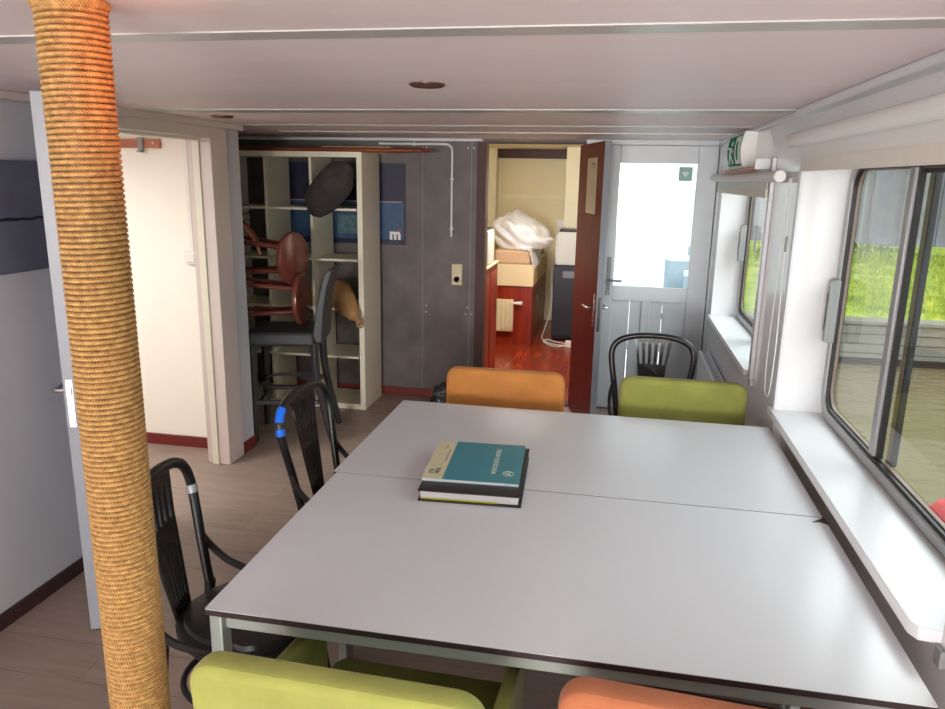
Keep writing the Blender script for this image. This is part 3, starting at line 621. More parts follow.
armchair('green_fab', 'lime green upholstered chair in the foreground, seen from behind', (-0.428, 1.385, 0), math.radians(-1.5), gk)
armchair('rust_fab', 'rust orange upholstered chair in the foreground, at the bottom edge', (0.245, 1.445, 0), math.radians(-4), gk)
armchair('orange_fab', 'orange upholstered chair at the far end of the tables', (-0.455, 2.90, 0), math.radians(180), gk)
armchair('green_fab', 'lime green upholstered chair at the far end of the tables, near the windows', (0.329, 2.93, 0), math.radians(180), gk)
# ------------------------------------------------------------------ black bentwood chairs
def bentwood(label, loc, rz, group, tape=None):
    t = thing('bentwood_chair', label, 'chair', loc, rz, group)
    yb = -0.172; lean = 0.17
    def P(x, z): return Vector((x, yb-lean*(z-0.46)-0.02, z))
    half = [(0.175, 0.44), (0.192, 0.58), (0.212, 0.70), (0.218, 0.77), (0.200, 0.822), (0.150, 0.854), (0.075, 0.870)]
    path = [P(-x, z) for x, z in half]+[P(0, 0.873)]+[P(x, z) for x, z in reversed(half)]
    G().tube(bez(path, 5), 0.0165, 10, flat=0.9).build('back_hoop', 'black_lacquer', t, smooth=True)
    # fan splat with two sets of slots (real openings)
    def wd(z): return 0.044+(z-0.46)/(0.86-0.46)*0.052
    outl = [(-wd(0.45), 0.432), (-wd(0.60)-0.002, 0.60), (-wd(0.74), 0.74), (-0.104, 0.864), (0.104, 0.864), (wd(0.74), 0.74), (wd(0.60)+0.002, 0.60), (wd(0.45), 0.432)]
    loops = [outl]
    for za, zb in ((0.725, 0.830), (0.50, 0.645)):
        for k in range(-2, 3):
            loop = []
            for a, zc in ((0, zb), (PI, za)):
                for i in range(5):
                    an = a+PI*i/4; hw = 0.0080 if za > 0.7 else 0.0062
                    cx = k*wd(zc)*0.375
                    loop.append((cx+hw*math.cos(an), zc+hw*math.sin(an)))
            loops.append(loop)
    me = plate_mesh(loops, 0.010)
    me.transform(Matrix.Rotation(PI/2, 4, 'X'))
    for v in me.vertices: v.co.y += yb-lean*(v.co.z-0.46)-0.020-0.012*math.cos(v.co.x/0.1*1.4)*(1 if v.co.z < 0.8 else 0.0)
    me.materials.append(M['black_lacquer']); link('splat', me, t)
    st = [(0.205*math.cos(a)*(1.0 if math.sin(a) > 0 else 0.92), 0.0+0.205*math.sin(a)) for a in [2*PI*i/36 for i in range(36)]]
    seat = G().loft([[(x*.97, y*.97, 0.425) for x, y in st], [(x*1.03, y*1.03, 0.435) for x, y in st], [(x*1.03, y*1.03, 0.455) for x, y in st], [(x*.98, y*.98, 0.462) for x, y in st]]).build('seat_frame', 'black_lacquer', t, smooth=True)
    G().loft([[(x*.93, y*.93, 0.458) for x, y in st], [(x*.90, y*.90, 0.475) for x, y in st], [(x*.6, y*.6, 0.482) for x, y in st], [(x*.1, y*.1, 0.484) for x, y in st]]).build('seat_pad', 'black_seat', seat, smooth=True)
    for s in (-1, 1):
        G().tube(bez([(s*0.175, yb-0.015, 0.46), (s*0.180, yb-0.035, 0.30), (s*0.195, yb-0.10, 0.0)], 6), [0.0165]*7+[0.015]*5+[0.014], 10).build('rear_leg', 'black_lacquer', t, smooth=True)
        G().tube(bez([(s*0.145, 0.135, 0.43), (s*0.150, 0.16, 0.25), (s*0.165, 0.19, 0.0)], 6), [0.018]*6+[0.0155]*6+[0.013], 10).build('front_leg', 'black_lacquer', t, smooth=True)
        G().tube(bez([(s*0.200, yb-0.045, 0.60), (s*0.212, yb-0.02, 0.555), (s*0.214, yb+0.03, 0.505), (s*0.206, yb+0.10, 0.475), (s*0.19, yb+0.15, 0.462)], 5), 0.0115, 8).build('side_brace', 'black_lacquer', t, smooth=True)
    G().tube([(0.165*math.cos(a), -0.02+0.185*math.sin(a), 0.26) for a in [2*PI*i/32 for i in range(32)]], 0.009, 8, True).build('hoop_stretcher', 'black_lacquer', t, smooth=True)
    G().tube([(0.150*math.cos(a), -0.02+0.170*math.sin(a), 0.40) for a in [2*PI*i/32 for i in range(32)]], 0.008, 8, True).build('hoop_stretcher', 'black_lacquer', t, smooth=True)
    if tape:
        for (xa, za, xb, zb), mt in tape:
            seg_ = [p for p in bez(path, 5) if min(za, zb)-1e-4 <= p.z <= max(za, zb)+1e-4 and (p.x > 0) == (xa > 0)]
            G().tube(seg_, 0.0182, 12, flat=0.92).build('tape_wrap', mt, t, smooth=True)
    return t
gb = 'black bentwood chairs'
bentwood('black bentwood chair in the left foreground, half hidden by the rope post', (-0.962, 1.750, 0), math.radians(-80), gb, [((-0.212, 0.728, -0.217, 0.762), 'tape_silver')])
bentwood('black bentwood chair with blue tape on its backrest, left of the far table', (-0.912, 2.60, 0), math.radians(-91.5), gb, [((0.2165, 0.752, 0.217, 0.79), 'tape_blue'), ((0.212, 0.798, 0.193, 0.848), 'tape_blue')])
bentwood('black bentwood chair by the outside door, behind the far lime chair', (0.235, 3.785, 0), math.radians(180), gb)
# ------------------------------------------------------------------ binder and book
bi = thing('ring_binder', 'black binder lying on the white tables under the teal book', 'binder', (-0.395, 2.21, 0.7417), math.radians(3.2))
G().box(-0.155, 0.157, -0.205, 0.205, 0.0, 0.004).build('back_cover', 'binder', bi, bevel=0.001)
G().box(-0.155, 0.157, -0.205, 0.205, 0.031, 0.035).build('front_cover', 'binder', bi, bevel=0.001)
G().box(-0.145, 0.15, 0.200, 0.205, 0.003, 0.032).build('spine', 'binder', bi)
G().box(-0.148, 0.147, -0.196, 0.198, 0.005, 0.030).build('page_block', 'book_pages', bi, bevel=0.001)
G().box(-0.146, 0.085, -0.1975, -0.195, 0.0045, 0.009).build('yellow_sheets', 'yellow_tab', bi)
bo = thing('workshop_manual', 'teal book with a cream band lying on top of the black binder', 'book', (-0.404, 2.243, 0.7770), math.radians(3.4))
W_, D_ = 0.151, 0.168
G().box(-W_+0.002, W_-0.002, -D_+0.002, D_-0.002, 0.0008, 0.0088).build('page_block', 'book_pages', bo)
cv = G().box(-W_, W_, -D_, D_, 0.0088, 0.0101).box(-W_, W_, -D_, D_, 0, 0.0008).box(-W_, -W_+0.0015, -D_, D_, 0, 0.0101).build('cover', 'book_teal', bo)
G().box(-W_-0.0002, -W_+0.064, -D_-0.0002, D_+0.0002, 0.0099, 0.0104).build('cream_band', 'book_cream', cv)
def stamp(body, size, x, y, z, mt, par, rz, bold=0.0, align='CENTER', name='lettering', space=1.0):
    me = text_mesh(body, size, 0.0002, align, bold, space); me.transform(Matrix.Translation((x, y, z)) @ Matrix.Rotation(rz, 4, 'Z')); me.materials.append(M[mt]); return link(name, me, par)
stamp('MERCEDES-BENZ', 0.021, 0.066, 0.008, 0.0104, 'print_cream', cv, PI/2, 0.0003, space=1.45)
sg = G().tube([(0.112+0.017*math.cos(a), -0.092+0.017*math.sin(a), 0.0103) for a in [2*PI*i/28 for i in range(28)]], 0.0008, 6, True, flat=1)
for k in range(3):
    a = PI+2*PI*k/3; p = Vector((0.112, -0.092, 0)); e_ = p+Vector((math.cos(a), math.sin(a), 0))*0.016; n_ = Vector((-math.sin(a), math.cos(a), 0))*0.0035
    sg.add([p+n_+Vector((0,0,0.0102)), p-n_+Vector((0,0,0.0102)), e_+Vector((0,0,0.0102)), p+n_+Vector((0,0,0.0108)), p-n_+Vector((0,0,0.0108)), e_+Vector((0,0,0.0108))], [(0,2,1), (3,4,5), (0,1,4,3), (1,2,5,4), (2,0,3,5)])
sg.build('star_emblem', 'print_cream', cv)
stamp('190', 0.022, -0.128, -0.112, 0.0105, 'print_dark', cv, PI/2, 0.0008); stamp('190 SL', 0.018, -0.110, -0.104, 0.0105, 'print_dark', cv, PI/2, 0.0008)
stamp('Werkstatt-Handbuch', 0.013, -0.100, 0.035, 0.0105, 'print_lite', cv, PI/2); stamp('Ausgabe', 0.011, -0.115, 0.110, 0.0105, 'print_lite', cv, PI/2)
# ------------------------------------------------------------------ cube shelf in the niche
KX1, KY0, KD = -1.745, 5.0, 0.39
sh = thing('cube_shelf', 'tall cream cube shelf with open cells against the dark wall', 'shelf', (KX1, KY0, 0))
pt = 0.3562
for k in (0, 5): G().box(-pt*k-(0.0 if k else 0.038), -pt*k+(0.038 if k else 0.0), 0, KD, 0, 1.85).build('side_panel', 'shelf', sh, bevel=0.0015)
G().box(-5*pt+0.038, -0.038, 0, KD, 1.812, 1.85).build('top_panel', 'shelf', sh, bevel=0.0015)
G().box(-5*pt+0.038, -0.038, 0, KD, 0, 0.038).build('bottom_panel', 'shelf', sh, bevel=0.0015)
xs = [-0.038-(5*pt-0.076)*k/5 for k in range(6)]
for k in range(1, 5): G().box(xs[k]-0.009, xs[k]+0.009, 0.003, KD-0.003, 0.038, 1.812).build('divider', 'shelf', sh)
for r in range(1, 5):
    z = 0.038+1.774*r/5
    for k in range(5): G().box(xs[k+1]+0.009, xs[k]-0.009, 0.004, KD-0.004, z-0.008, z+0.008).build('shelf_board', 'shelf', sh)
# sticks and plank lying on top of it
tag(G().tube([(-2.95, 5.10, 1.866), (-1.62, 5.12, 1.866), (-1.36, 5.125, 1.866)], [0.014, 0.014, 0.011], 10).build('wooden_pole', 'stick_wood', smooth=True), 'long red-brown pole lying on top of the cube shelf', 'pole')
tag(G().tube([(-3.0, 5.17, 1.868), (-1.50, 5.17, 1.868), (-1.30, 5.17, 1.868)], [0.017, 0.017, 0.009], 10).build('paddle_shaft', 'redwood', smooth=True), 'dark wooden shaft behind the red-brown pole on the cube shelf', 'shaft')
tag(G().box(-2.13, -1.62, 5.24, 5.34, 1.851, 1.895).build('plank', 'pale_wood', bevel=0.002), 'short pale plank lying on top of the cube shelf', 'plank')
# felt cushion hanging out of a cell
def blob(rx, ry, rz_, freq, amp, seed=0, n=3, power=1.0):
    bm = bmesh.new(); bmesh.ops.create_icosphere(bm, subdivisions=n, radius=1.0)
    g = G()
    for v in bm.verts:
        p = v.co.copy(); d = noise.noise(p*freq+Vector((seed, 0, 0)))*amp + noise.noise(p*freq*2.7+Vector((0, seed, 0)))*amp*0.4
        s = lambda c: math.copysign(abs(c)**power, c)
        g.v.append((s(p.x)*rx*(1+d), s(p.y)*ry*(1+d), s(p.z)*rz_*(1+d)))
    g.f = [tuple(v.index for v in f.verts) for f in bm.faces]; bm.free(); return g
hc = thing('felt_cushion', 'dark oval felt cushion sticking out of the top right cell of the cube shelf', 'cushion', (-1.955, 4.93, 1.598))
mt = Matrix.Rotation(math.radians(-50), 4, 'Y') @ Matrix.Rotation(math.radians(18), 4, 'X')
blob(0.215, 0.10, 0.125, 1.6, 0.10, 2, 4, 0.9).xf(mt).build('cushion_body', 'hat', hc, smooth='full')
rim = [(0.13*math.cos(a), -0.092-0.008*math.sin(2*a), 0.062*math.sin(a)+0.006) for a in [2*PI*i/30 for i in range(30)]]
G().tube(rim, 0.007, 8, True).xf(mt).build('piping', 'hat', hc, smooth=True)
# tan cloth roll
cb = thing('cloth_bag', 'tan cloth bag tied at its end, sticking out of a cell of the cube shelf', 'bag', (0, 0, 0))
pth = bez([(-2.00, 5.18, 0.86), (-1.95, 5.07, 0.85), (-1.88, 4.97, 0.81), (-1.80, 4.92, 0.735), (-1.765, 4.90, 0.700), (-1.735, 4.885, 0.675)], 6)
k = len(pth); rad = [0.02+0.075*min(1, i/5) if i < 10 else max(0.02, 0.095-0.0038*(i-10)**1.15) for i in range(k)]
g = G().tube(pth, rad, 18)
g.v = [tuple(Vector(p)+Vector(p).normalized()*0+Vector((noise.noise(Vector(p)*22), noise.noise(Vector(p)*22+Vector((5,0,0))), noise.noise(Vector(p)*22+Vector((0,7,0)))))*0.012) for p in g.v]
g.build('bag_body', 'bag', cb, smooth='full')
G().tube([(-1.735+0.022*math.cos(a), 4.88, 0.672+0.022*math.sin(a)) for a in [2*PI*i/14 for i in range(14)]], 0.008, 8, True).build('tied_end', 'bag', cb, smooth=True)
# poster on the dark wall behind the shelf
ps = thing('poster', 'navy and blue poster with a white letter m, behind the cube shelf', 'poster', (0, YB-0.004, 0))
G().box(-2.52, -1.560, -0.001, 0.003, 1.185, 1.785).build('poster_sheet', 'poster_navy', ps)
G().box(-2.52, -1.575, -0.0020, -0.001, 1.225, 1.50).build('blue_field', 'poster_blue', ps)
G().box(-2.52, -1.585, -0.0026, -0.0018, 1.500, 1.508).build('light_stripe', 'pink_print', ps)
G().box(-2.10, -1.80, -0.0028, -0.0019, 1.26, 1.40).build('city_picture', 'poster_teal', ps)
me = text_mesh('m', 0.115, 0.0003, 'CENTER', 0.005); me.transform(Matrix.Translation((-1.642, -0.0028, 1.262)) @ Matrix.Rotation(PI/2, 4, 'X')); me.materials.append(M['poster_white']); link('letter_m', me, ps)
G().lathe([(0, -0.0005), (0.011, -0.0005), (0.011, 0.0005), (0, 0.0005)], (-1.606, -0.0030, 1.296), 16, 'y').build('red_dot', 'poster_red', ps)
me = text_mesh('- -- - --', 0.03, 0.0003); me.transform(Matrix.Translation((-1.66, -0.0015, 1.205)) @ Matrix.Rotation(PI/2, 4, 'X')); me.materials.append(M['poster_grey']); link('fine_print', me, ps)
# ------------------------------------------------------------------ bar stool and the two stools lying on it
bs = thing('bar_stool', 'dark leather bar stool with a low back in front of the cube shelf', 'bar stool', (-2.06, 4.42, 0), math.radians(104))
# local: sitter looks along +y
G().slab(rrect(-0.205, 0.205, -0.20, 0.235, 0.03, 4), 0.635, 0.725).build('seat', 'dark_leather', bs, bevel=0.022, seg=3)
prof = [(-0.200, 0.66), (-0.185, 0.72), (-0.215, 0.90), (-0.262, 1.09), (-0.300, 1.13), (-0.322, 1.115), (-0.290, 1.02), (-0.262, 0.88), (-0.245, 0.66)]
G().loft([[(x, y+0.012*(1-(x/0.2)**2)*-1, z+0.006*(1-(x/0.2)**2)) for y, z in prof] for x in (-0.205, -0.19, -0.1, 0, 0.1, 0.19, 0.205)]).build('backrest', 'dark_leather', bs, bevel=0.01, seg=3)
for sx in (-1, 1):
    G().tube([(sx*0.175, 0.195, 0.64), (sx*0.18, 0.205, 0.0)], [0.030, 0.022], 4).build('leg', 'stool_leg', bs, bevel=0.004)
    G().tube(bez([(sx*0.175, -0.19, 0.66), (sx*0.178, -0.205, 0.40), (sx*0.185, -0.29, 0.0)], 5), [0.030-0.0007*i for i in range(11)], 4).build('leg', 'stool_leg', bs, bevel=0.004)
G().box(-0.165, 0.165, 0.185, 0.215, 0.20, 0.235).build('footrest', 'stool_leg', bs, bevel=0.004)
for sx in (-1, 1): G().box(sx*0.178-0.012, sx*0.178+0.012, -0.205, 0.19, 0.25, 0.28).build('stretcher', 'stool_leg', bs, bevel=0.004)
G().tube(bez([(-0.15, 0.14, 0.36), (0, 0.16, 0.36), (0.15, 0.14, 0.36), (0.15, -0.17, 0.36), (0, -0.18, 0.36), (-0.15, -0.17, 0.36)], 4, True), 0.010, 8, True).build('foot_ring', 'chrome' if False else 'stool_leg', bs, smooth=True)
def round_stool(label, loc, roll):
    t = thing('round_stool', label, 'stool', loc, 0, 'round wooden stools stacked on the bar stool')
    t.rotation_euler = (roll, math.radians(90), 0)      # lying on its side, seat towards the right
    G().lathe([(0, 0), (0.150, 0), (0.168, 0.008), (0.172, 0.022), (0.168, 0.036), (0.155, 0.042), (0, 0.040)], (0,0,-0.021), 40).build('seat', 'stool_wood', t, smooth=True)
    g = []
    for k in range(4):
        a = PI/4+k*PI/2; c, s = math.cos(a), math.sin(a)
        G().tube([(0.105*c, 0.105*s, -0.02), (0.150*c, 0.150*s, -0.44)], [0.017, 0.013], 10).build('leg', 'stool_wood', t, smooth=True)
    return t
round_stool('round brown wooden stool lying sideways, upper one of the two on the bar stool', (-2.05, 4.50, 1.163), 0.15)
round_stool('round brown wooden stool lying sideways on the bar stool seat, lower of the two', (-1.995, 4.50, 0.900), -0.1)
# coat hangers lying on the stool legs
def hanger(label, loc, rot, mt_):
    t = thing('coat_hanger', label, 'hanger', loc, 0, 'coat hangers by the stools'); t.rotation_euler = rot
    G().tube(bez([(-0.21, 0, -0.05), (-0.12, 0, -0.012), (0, 0, 0.0), (0.12, 0, -0.012), (0.21, 0, -0.05)], 5), 0.011, 8).build('shoulder_bar', mt_, t, smooth=True)
    G().tube(bez([(0, 0, 0.0), (0, 0, 0.045), (0.022, 0, 0.065), (0.030, 0, 0.09), (0.010, 0, 0.115), (-0.018, 0, 0.105), (-0.022, 0, 0.085)], 5), 0.0028, 6).build('wire_hook', 'black_plastic', t, smooth=True)
hanger('orange-brown coat hanger with a black wire hook leaning on the sideways stools', (-2.36, 4.44, 1.375), (0.25, math.radians(48), 0.15), 'orange_wood')
hanger('dark wooden coat hanger behind the orange-brown one', (-2.42, 4.53, 1.400), (0.1, math.radians(38), -0.1), 'stool_wood')
# ------------------------------------------------------------------ wall things
so = thing('wall_socket', 'cream double wall plate with a switch above a socket on the dark wall', 'socket', (-1.160, YB, 0.978))
G().box(-0.041, 0.041, -0.012, 0, -0.08, 0.08).build('wall_plate', 'cream_plastic', so, bevel=0.005)
G().box(-0.028, 0.028, -0.019, -0.011, 0.012, 0.065).build('rocker', 'cream_plastic', so, bevel=0.002)
G().lathe([(0.029, -0.018), (0.030, -0.011), (0.0, -0.011), (0.020, -0.0135), (0.022, -0.018)], (0, 0, -0.035), 24, 'y').build('socket_insert', 'cream_plastic', so, smooth=True)
G().box(-0.011, -0.006, -0.0145, -0.0130, -0.038, -0.032).box(0.006, 0.011, -0.0145, -0.0130, -0.038, -0.032).build('socket_holes', 'black_plastic', so)
cd = thing('cable_conduit', 'cream cable pipe bending down the dark wall above the double socket', 'conduit', (0, YB-0.012, 0))
G().tube(bez([(-1.76, 0, 1.925), (-1.45, 0, 1.925), (-1.26, 0, 1.925), (-1.222, 0, 1.910), (-1.205, 0, 1.87), (-1.205, 0, 1.60), (-1.205, 0, 1.26)], 6), 0.009, 10).build('pipe', 'white_plastic', cd, smooth=True)
for z in (1.32, 1.68): G().box(-1.219, -1.191, -0.006, 0.012, z-0.008, z+0.008).build('clip', 'white_plastic', cd, bevel=0.002)
G().box(-1.50, -1.484, -0.006, 0.012, 1.911, 1.939).build('clip', 'white_plastic', cd, bevel=0.002)
pc = thing('wall_picture', 'dark blue-grey picture with a black streak on the bluish left wall', 'picture', (XL+0.012, 0, 0))
G().box(-0.012, 0.012, 1.75, 2.535, 1.318, 1.722).build('canvas', 'brown_card', pc, bevel=0.002)
g = G(); pts = [(2.53-0.78*i/22, 1.512+0.006*noise.noise(Vector((i*0.7, 0, 0)))) for i in range(23)]
g.loft([[(0.0115, y, z-0.004-0.006*abs(noise.noise(Vector((i*1.1, 2, 0))))), (0.0128, y, z-0.004), (0.0128, y, z+0.005), (0.0115, y, z+0.006+0.006*abs(noise.noise(Vector((i*1.3, 5, 0)))))] for i, (y, z) in enumerate(pts)])
g.build('black_streak', 'canvas_line', pc)
rl = thing('coat_rail', 'orange-brown wooden rail with a grey metal bracket in the bright side room', 'rail', (0, 4.02, 0))
G().box(-3.75, -2.615, -0.022, 0, 1.825, 1.875).build('rail_board', 'orange_wood', rl, bevel=0.002)
G().box(-2.745, -2.715, -0.035, -0.020, 1.80, 1.885).box(-2.745, -2.715, -0.05, -0.03, 1.80, 1.812).build('bracket', 'latch', rl, bevel=0.002)
G().lathe([(0, -0.003), (0.005, -0.003), (0.005, 0.0), (0, 0.0)], (-2.655, -0.0215, 1.852), 10, 'y').build('screw', 'screw', rl)
sw = thing('light_switch', 'white light switch under a thin cable cover in the bright side room', 'switch', (-2.462, 4.02, 1.20))
G().box(-0.040, 0.040, -0.030, 0, -0.038, 0.038).build('switch_box', 'white_plastic', sw, bevel=0.004)
G().box(-0.028, 0.028, -0.038, -0.029, -0.026, 0.026).build('rocker', 'white_plastic', sw, bevel=0.003)
G().box(-0.012, 0.012, -0.012, 0, 0.036, 0.75).build('cable_cover', 'white_plastic', sw, bevel=0.002)
def downlight(label, x, y, d):
    t = thing('downlight', label, 'ceiling light', (x, y, ZC), group='recessed downlights')
    G().lathe([(d*0.72, -0.0005), (d, -0.001), (d, -0.004), (d*0.86, -0.009), (d*0.72, -0.006)], (0,0,0), 30).build('rim', 'rim_brown', t, smooth=True)
    G().lathe([(0, -0.001), (d*0.74, -0.001), (d*0.74, -0.005), (d*0.4, -0.0022), (0, -0.002)], (0,0,0), 30).build('reflector', 'lamp_inside', t, smooth=True)
    return t
downlight('unlit bronze-rimmed downlight in the middle of the ceiling', -0.590, 2.30, 0.055)
downlight('small dark downlight in the ceiling corner above the left doorway', -1.936, 3.50, 0.055)
lit = downlight('added unseen downlight fitting for the red-tinted spot near the rope post', -0.50, 1.08, 0.055)
pl = bpy.data.lights.new('added_warm_spot', 'SPOT'); pl.energy = 9; pl.color = (1.0, 0.20, 0.07); pl.spot_size = math.radians(62); pl.spot_blend = 1.0; pl.shadow_soft_size = 0.03  # added spot out of view, tints the rope post orange
lo = bpy.data.objects.new('added_warm_spot', pl); COL.objects.link(lo); lo.location = (-0.50, 1.08, ZC-0.03); lo.rotation_euler = Vector((-0.39, 0.156, -0.10)).to_track_quat('-Z', 'Y').to_euler()
# ------------------------------------------------------------------ blinds
def blind(label, x, ya, yb, zr, r, zbot, fa, fb_, hem):
    t = thing('roller_blind', label, 'blind', (x, 0, zr), group='roller blinds over the windows')
    G().cyl((0, ya, 0), (0, yb, 0), r, r, 24).build('roller', 'blind', t, bevel=0.003)
    g = G(); rows = []; nn = 40
    for i in range(nn+1):
        y = fa+(fb_-fa)*i/nn; w_ = 0.0003*math.sin(i*2.3)
        rows.append([(r-0.004+w_, y, 0), (r-0.002+w_, y, 0), (r-0.002+w_, y, zbot-zr+hem), (r-0.004+w_, y, zbot-zr+hem)])
    g.loft(rows).build('fabric', 'blind', t)
    rows = []
    for i in range(nn+1):
        y = fa+(fb_-fa)*i/nn; w_ = 0.0004*math.sin(i*2.9)
        rows.append([(r-0.008+w_, y, zbot-zr+hem+0.001), (r+0.001+w_, y, zbot-zr+hem+0.001), (r+0.001+w_, y, zbot-zr), (r-0.008+w_, y, zbot-zr)])
    G().loft(rows).build('hem', 'blind_hem', t)
    for y in (ya, yb): G().lathe([(0, -0.006), (r*0.9, -0.006), (r*0.9, 0.006), (0, 0.006)], (0, y, 0), 20, 'y').build('end_cap', 'white_plastic', t, smooth=True)
    return t
blind('white roller blind rolled up above the big window', 0.640, 0.9, 3.13, 1.85, 0.026, 1.735, 0.95, 3.00, 0.045)
b2 = blind('short white roller blind above the far small window', 0.630, 3.22, 5.36, 1.718, 0.024, 1.625, 3.58, 5.28, 0.035)
ch = thing('blind_chain', 'long white bead chain looping down the pier between the windows', 'chain', (0.652, 3.10, 0), group=None)
lp = bez([(0, 0.045, 1.71), (0, 0.065, 1.3), (0, 0.085, 1.0), (0, 0.065, 0.865), (0, 0.02, 0.835), (0, -0.030, 0.87), (0, -0.05, 1.05), (0, -0.02, 1.4), (0, 0.01, 1.71)], 8)
G().tube(lp, 0.0022, 6).build('bead_chain', 'white_plastic', ch, smooth=True)
G().cyl((0, -0.018, 1.43), (0, -0.018, 1.49), 0.005, 0.005, 8).build('chain_toggle', 'latch', ch, smooth=True)
# ledge board with its shiny end, and the escape sign on it
lb = thing('ledge_board', 'narrow brown ledge board with a shiny end piece under the escape sign', 'ledge', (0.675, 0, 1.75))
G().box(-0.085, 0, 3.64, 4.75, 0.0, 0.010).build('board', 'orange_wood', lb, bevel=0.001)
G().box(-0.010, 0, 3.62, 4.05, 0.010, 0.045).box(-0.080, 0, 3.62, 4.05, 0.0105, 0.013).box(-0.080, 0.0, 3.612, 3.619, 0.0, 0.048).build('metal_end', 'alu', lb, bevel=0.001)
ex = thing('exit_sign', 'green and white emergency exit sign on the wall above the far window', 'exit sign', (0.675, 4.10, 1.762))
H_, LN = 0.185, 0.50
pf = [(-0.045-0.032*math.sin(PI*(0.15+0.75*i/10)), H_*(1-i/10)) for i in range(11)]
G().loft([[(0, y, 0), (0, y, H_)]+[(x, y, z) for x, z in pf] for y in (0, LN)]).build('lamp_housing', 'white_plastic', ex, bevel=0.002)
def surf(u, v, off): # u along y, v up 0..1
    i = (1-v)*10; a = int(min(9, max(0, math.floor(i)))); f_ = i-a
    x = pf[a][0]*(1-f_)+pf[a+1][0]*f_; return (x-off, u*LN, v*H_)
def patch(poly, off, mt_, name, par, n=None):
    """polygon on the curved face, cut in rows"""
    g = G(); k = len(poly); c = (sum(p[0] for p in poly)/k, sum(p[1] for p in poly)/k)
    front = [surf(*p, off) for p in poly]; back = [surf(*p, off-0.0015) for p in poly]
    return g.loft([back, front]).build(name, mt_, par)
def strip_patch(u0, u1, v0, v1, off, mt_, name, par):
    g = G(); rows = []
    for i in range(9):
        v = v0+(v1-v0)*i/8; rows.append([surf(u0, v, off-0.0012), surf(u1, v, off-0.0012), surf(u1, v, off), surf(u0, v, off)])
    return g.loft(rows).build(name, mt_, par)
gp = strip_patch(0.06, 0.97, 0.08, 0.93, 0.0012, 'exit_green', 'green_panel', ex)
strip_patch(0.08, 0.40, 0.14, 0.88, 0.0024, 'poster_white', 'white_field', gp)
strip_patch(0.20, 0.30, 0.25, 0.75, 0.0036, 'exit_green', 'arrow', gp)
patch([(0.14, 0.5), (0.22, 0.72), (0.22, 0.28)], 0.0038, 'exit_green', 'arrow_head', gp)
for poly in ([(0.62, 0.60), (0.72, 0.62), (0.80, 0.42), (0.70, 0.36)], [(0.70, 0.38), (0.78, 0.40), (0.90, 0.16), (0.84, 0.13)], [(0.66, 0.40), (0.74, 0.38), (0.62, 0.14), (0.55, 0.17)],
             [(0.62, 0.60), (0.66, 0.62), (0.54, 0.44), (0.51, 0.48)], [(0.72, 0.60), (0.76, 0.56), (0.90, 0.60), (0.89, 0.66)], [(0.60, 0.68), (0.66, 0.66), (0.68, 0.75), (0.64, 0.80), (0.59, 0.76)]):
    patch(poly, 0.0026, 'poster_white', 'running_figure', gp)
# ------------------------------------------------------------------ radiator under the far window
ra = thing('panel_radiator', 'white panel radiator on the right wall below the far window', 'radiator', (0.60, 0, 0), group=None)
G().box(0.055, 0.065, 3.92, 5.10, 0.14, 0.56).box(0.0, 0.012, 3.92, 5.10, 0.12, 0.575).build('panel', 'semi_white', ra, bevel=0.004)
g = G()
for i in range(46): g.box(0.012, 0.055, 3.93+i*0.0257, 3.937+i*0.0257, 0.56, 0.574)
g.box(0.010, 0.014, 3.92, 5.10, 0.565, 0.58).box(0.055, 0.06, 3.92, 5.10, 0.565, 0.58).build('top_grille', 'semi_white', ra)
for y in (4.1, 4.9): G().box(0.062, 0.0745, y-0.02, y+0.02, 0.2, 0.5).build('wall_bracket', 'semi_white', ra)
# small bin bag behind the tables
bb = thing('bin_bag', 'small black plastic bag standing on the floor behind the orange chair', 'bag', (-1.13, 4.95, 0.0))
g = blob(0.10, 0.09, 0.13, 2.4, 0.28, 5, 4, 0.85); g.v = [(x, y, max(z+0.118, 0.002)) for x, y, z in g.v]
g.build('bag_body', 'bin_bag', bb, smooth=True)
G().tube([(0, 0, 0.23), (0.012, 0, 0.25), (0.03, 0.01, 0.275)], [0.02, 0.012, 0.03], 8).build('knot', 'bin_bag', bb, smooth=True)
# ------------------------------------------------------------------ bedroom things
bd = thing('box_bed', 'raised box bed of red wood and cream panels in the bedroom', 'bed', (0, 7.5, 0))
G().box(-2.1, -0.81, 0.02, 1.48, 0, 0.615).build('base', 'redwood', bd, bevel=0.003)
G().box(-2.1, -0.800, 0.0, 1.48, 0.616, 0.838).build('upper_panel', 'cream_panel', bd, bevel=0.003)
G().box(-0.805, -0.796, 0.5, 0.52, 0.40, 0.46).build('drawer_pull', 'chrome', bd)
mtg = G().slab(rrect(-1.215, -0.835, 0.02, 1.44, 0.05, 5), 0.839, 0.975).build('mattress', 'mattress', bd, bevel=0.02, seg=3)
dv_ = thing('duvet', 'rumpled white duvet heaped on the bed in the bedroom', 'duvet', (-0.985, 7.93, 1.12))
g = G(); bm = bmesh.new(); bmesh.ops.create_icosphere(bm, subdivisions=5, radius=1.0)
for v in bm.verts:
    p = v.co.copy(); a = 0
    f1 = noise.noise(Vector((p.x*2.4+p.z*1.5+1, p.y*1.6, p.z*2.5))); f2 = 0.5-abs(noise.noise(Vector((p.x*3.2+2*p.z, p.y*2.6, p.z*3.6-p.x))))
    zz = max(0.0, (p.z+0.55)/1.55); tx = (p.x+1)/2
    hgt = 0.38-0.17*tx**1.3
    x = p.x*0.285*(1+f1*0.22+f2*0.06); y = p.y*0.36*(1+f1*0.2+f2*0.06)
    if p.x > 0: x += 0.03*p.x**3; 
    z = -0.143+zz**0.85*hgt*(1+f1*0.20+f2*0.14)
    g.v.append((x, y, max(z, -0.1425)))
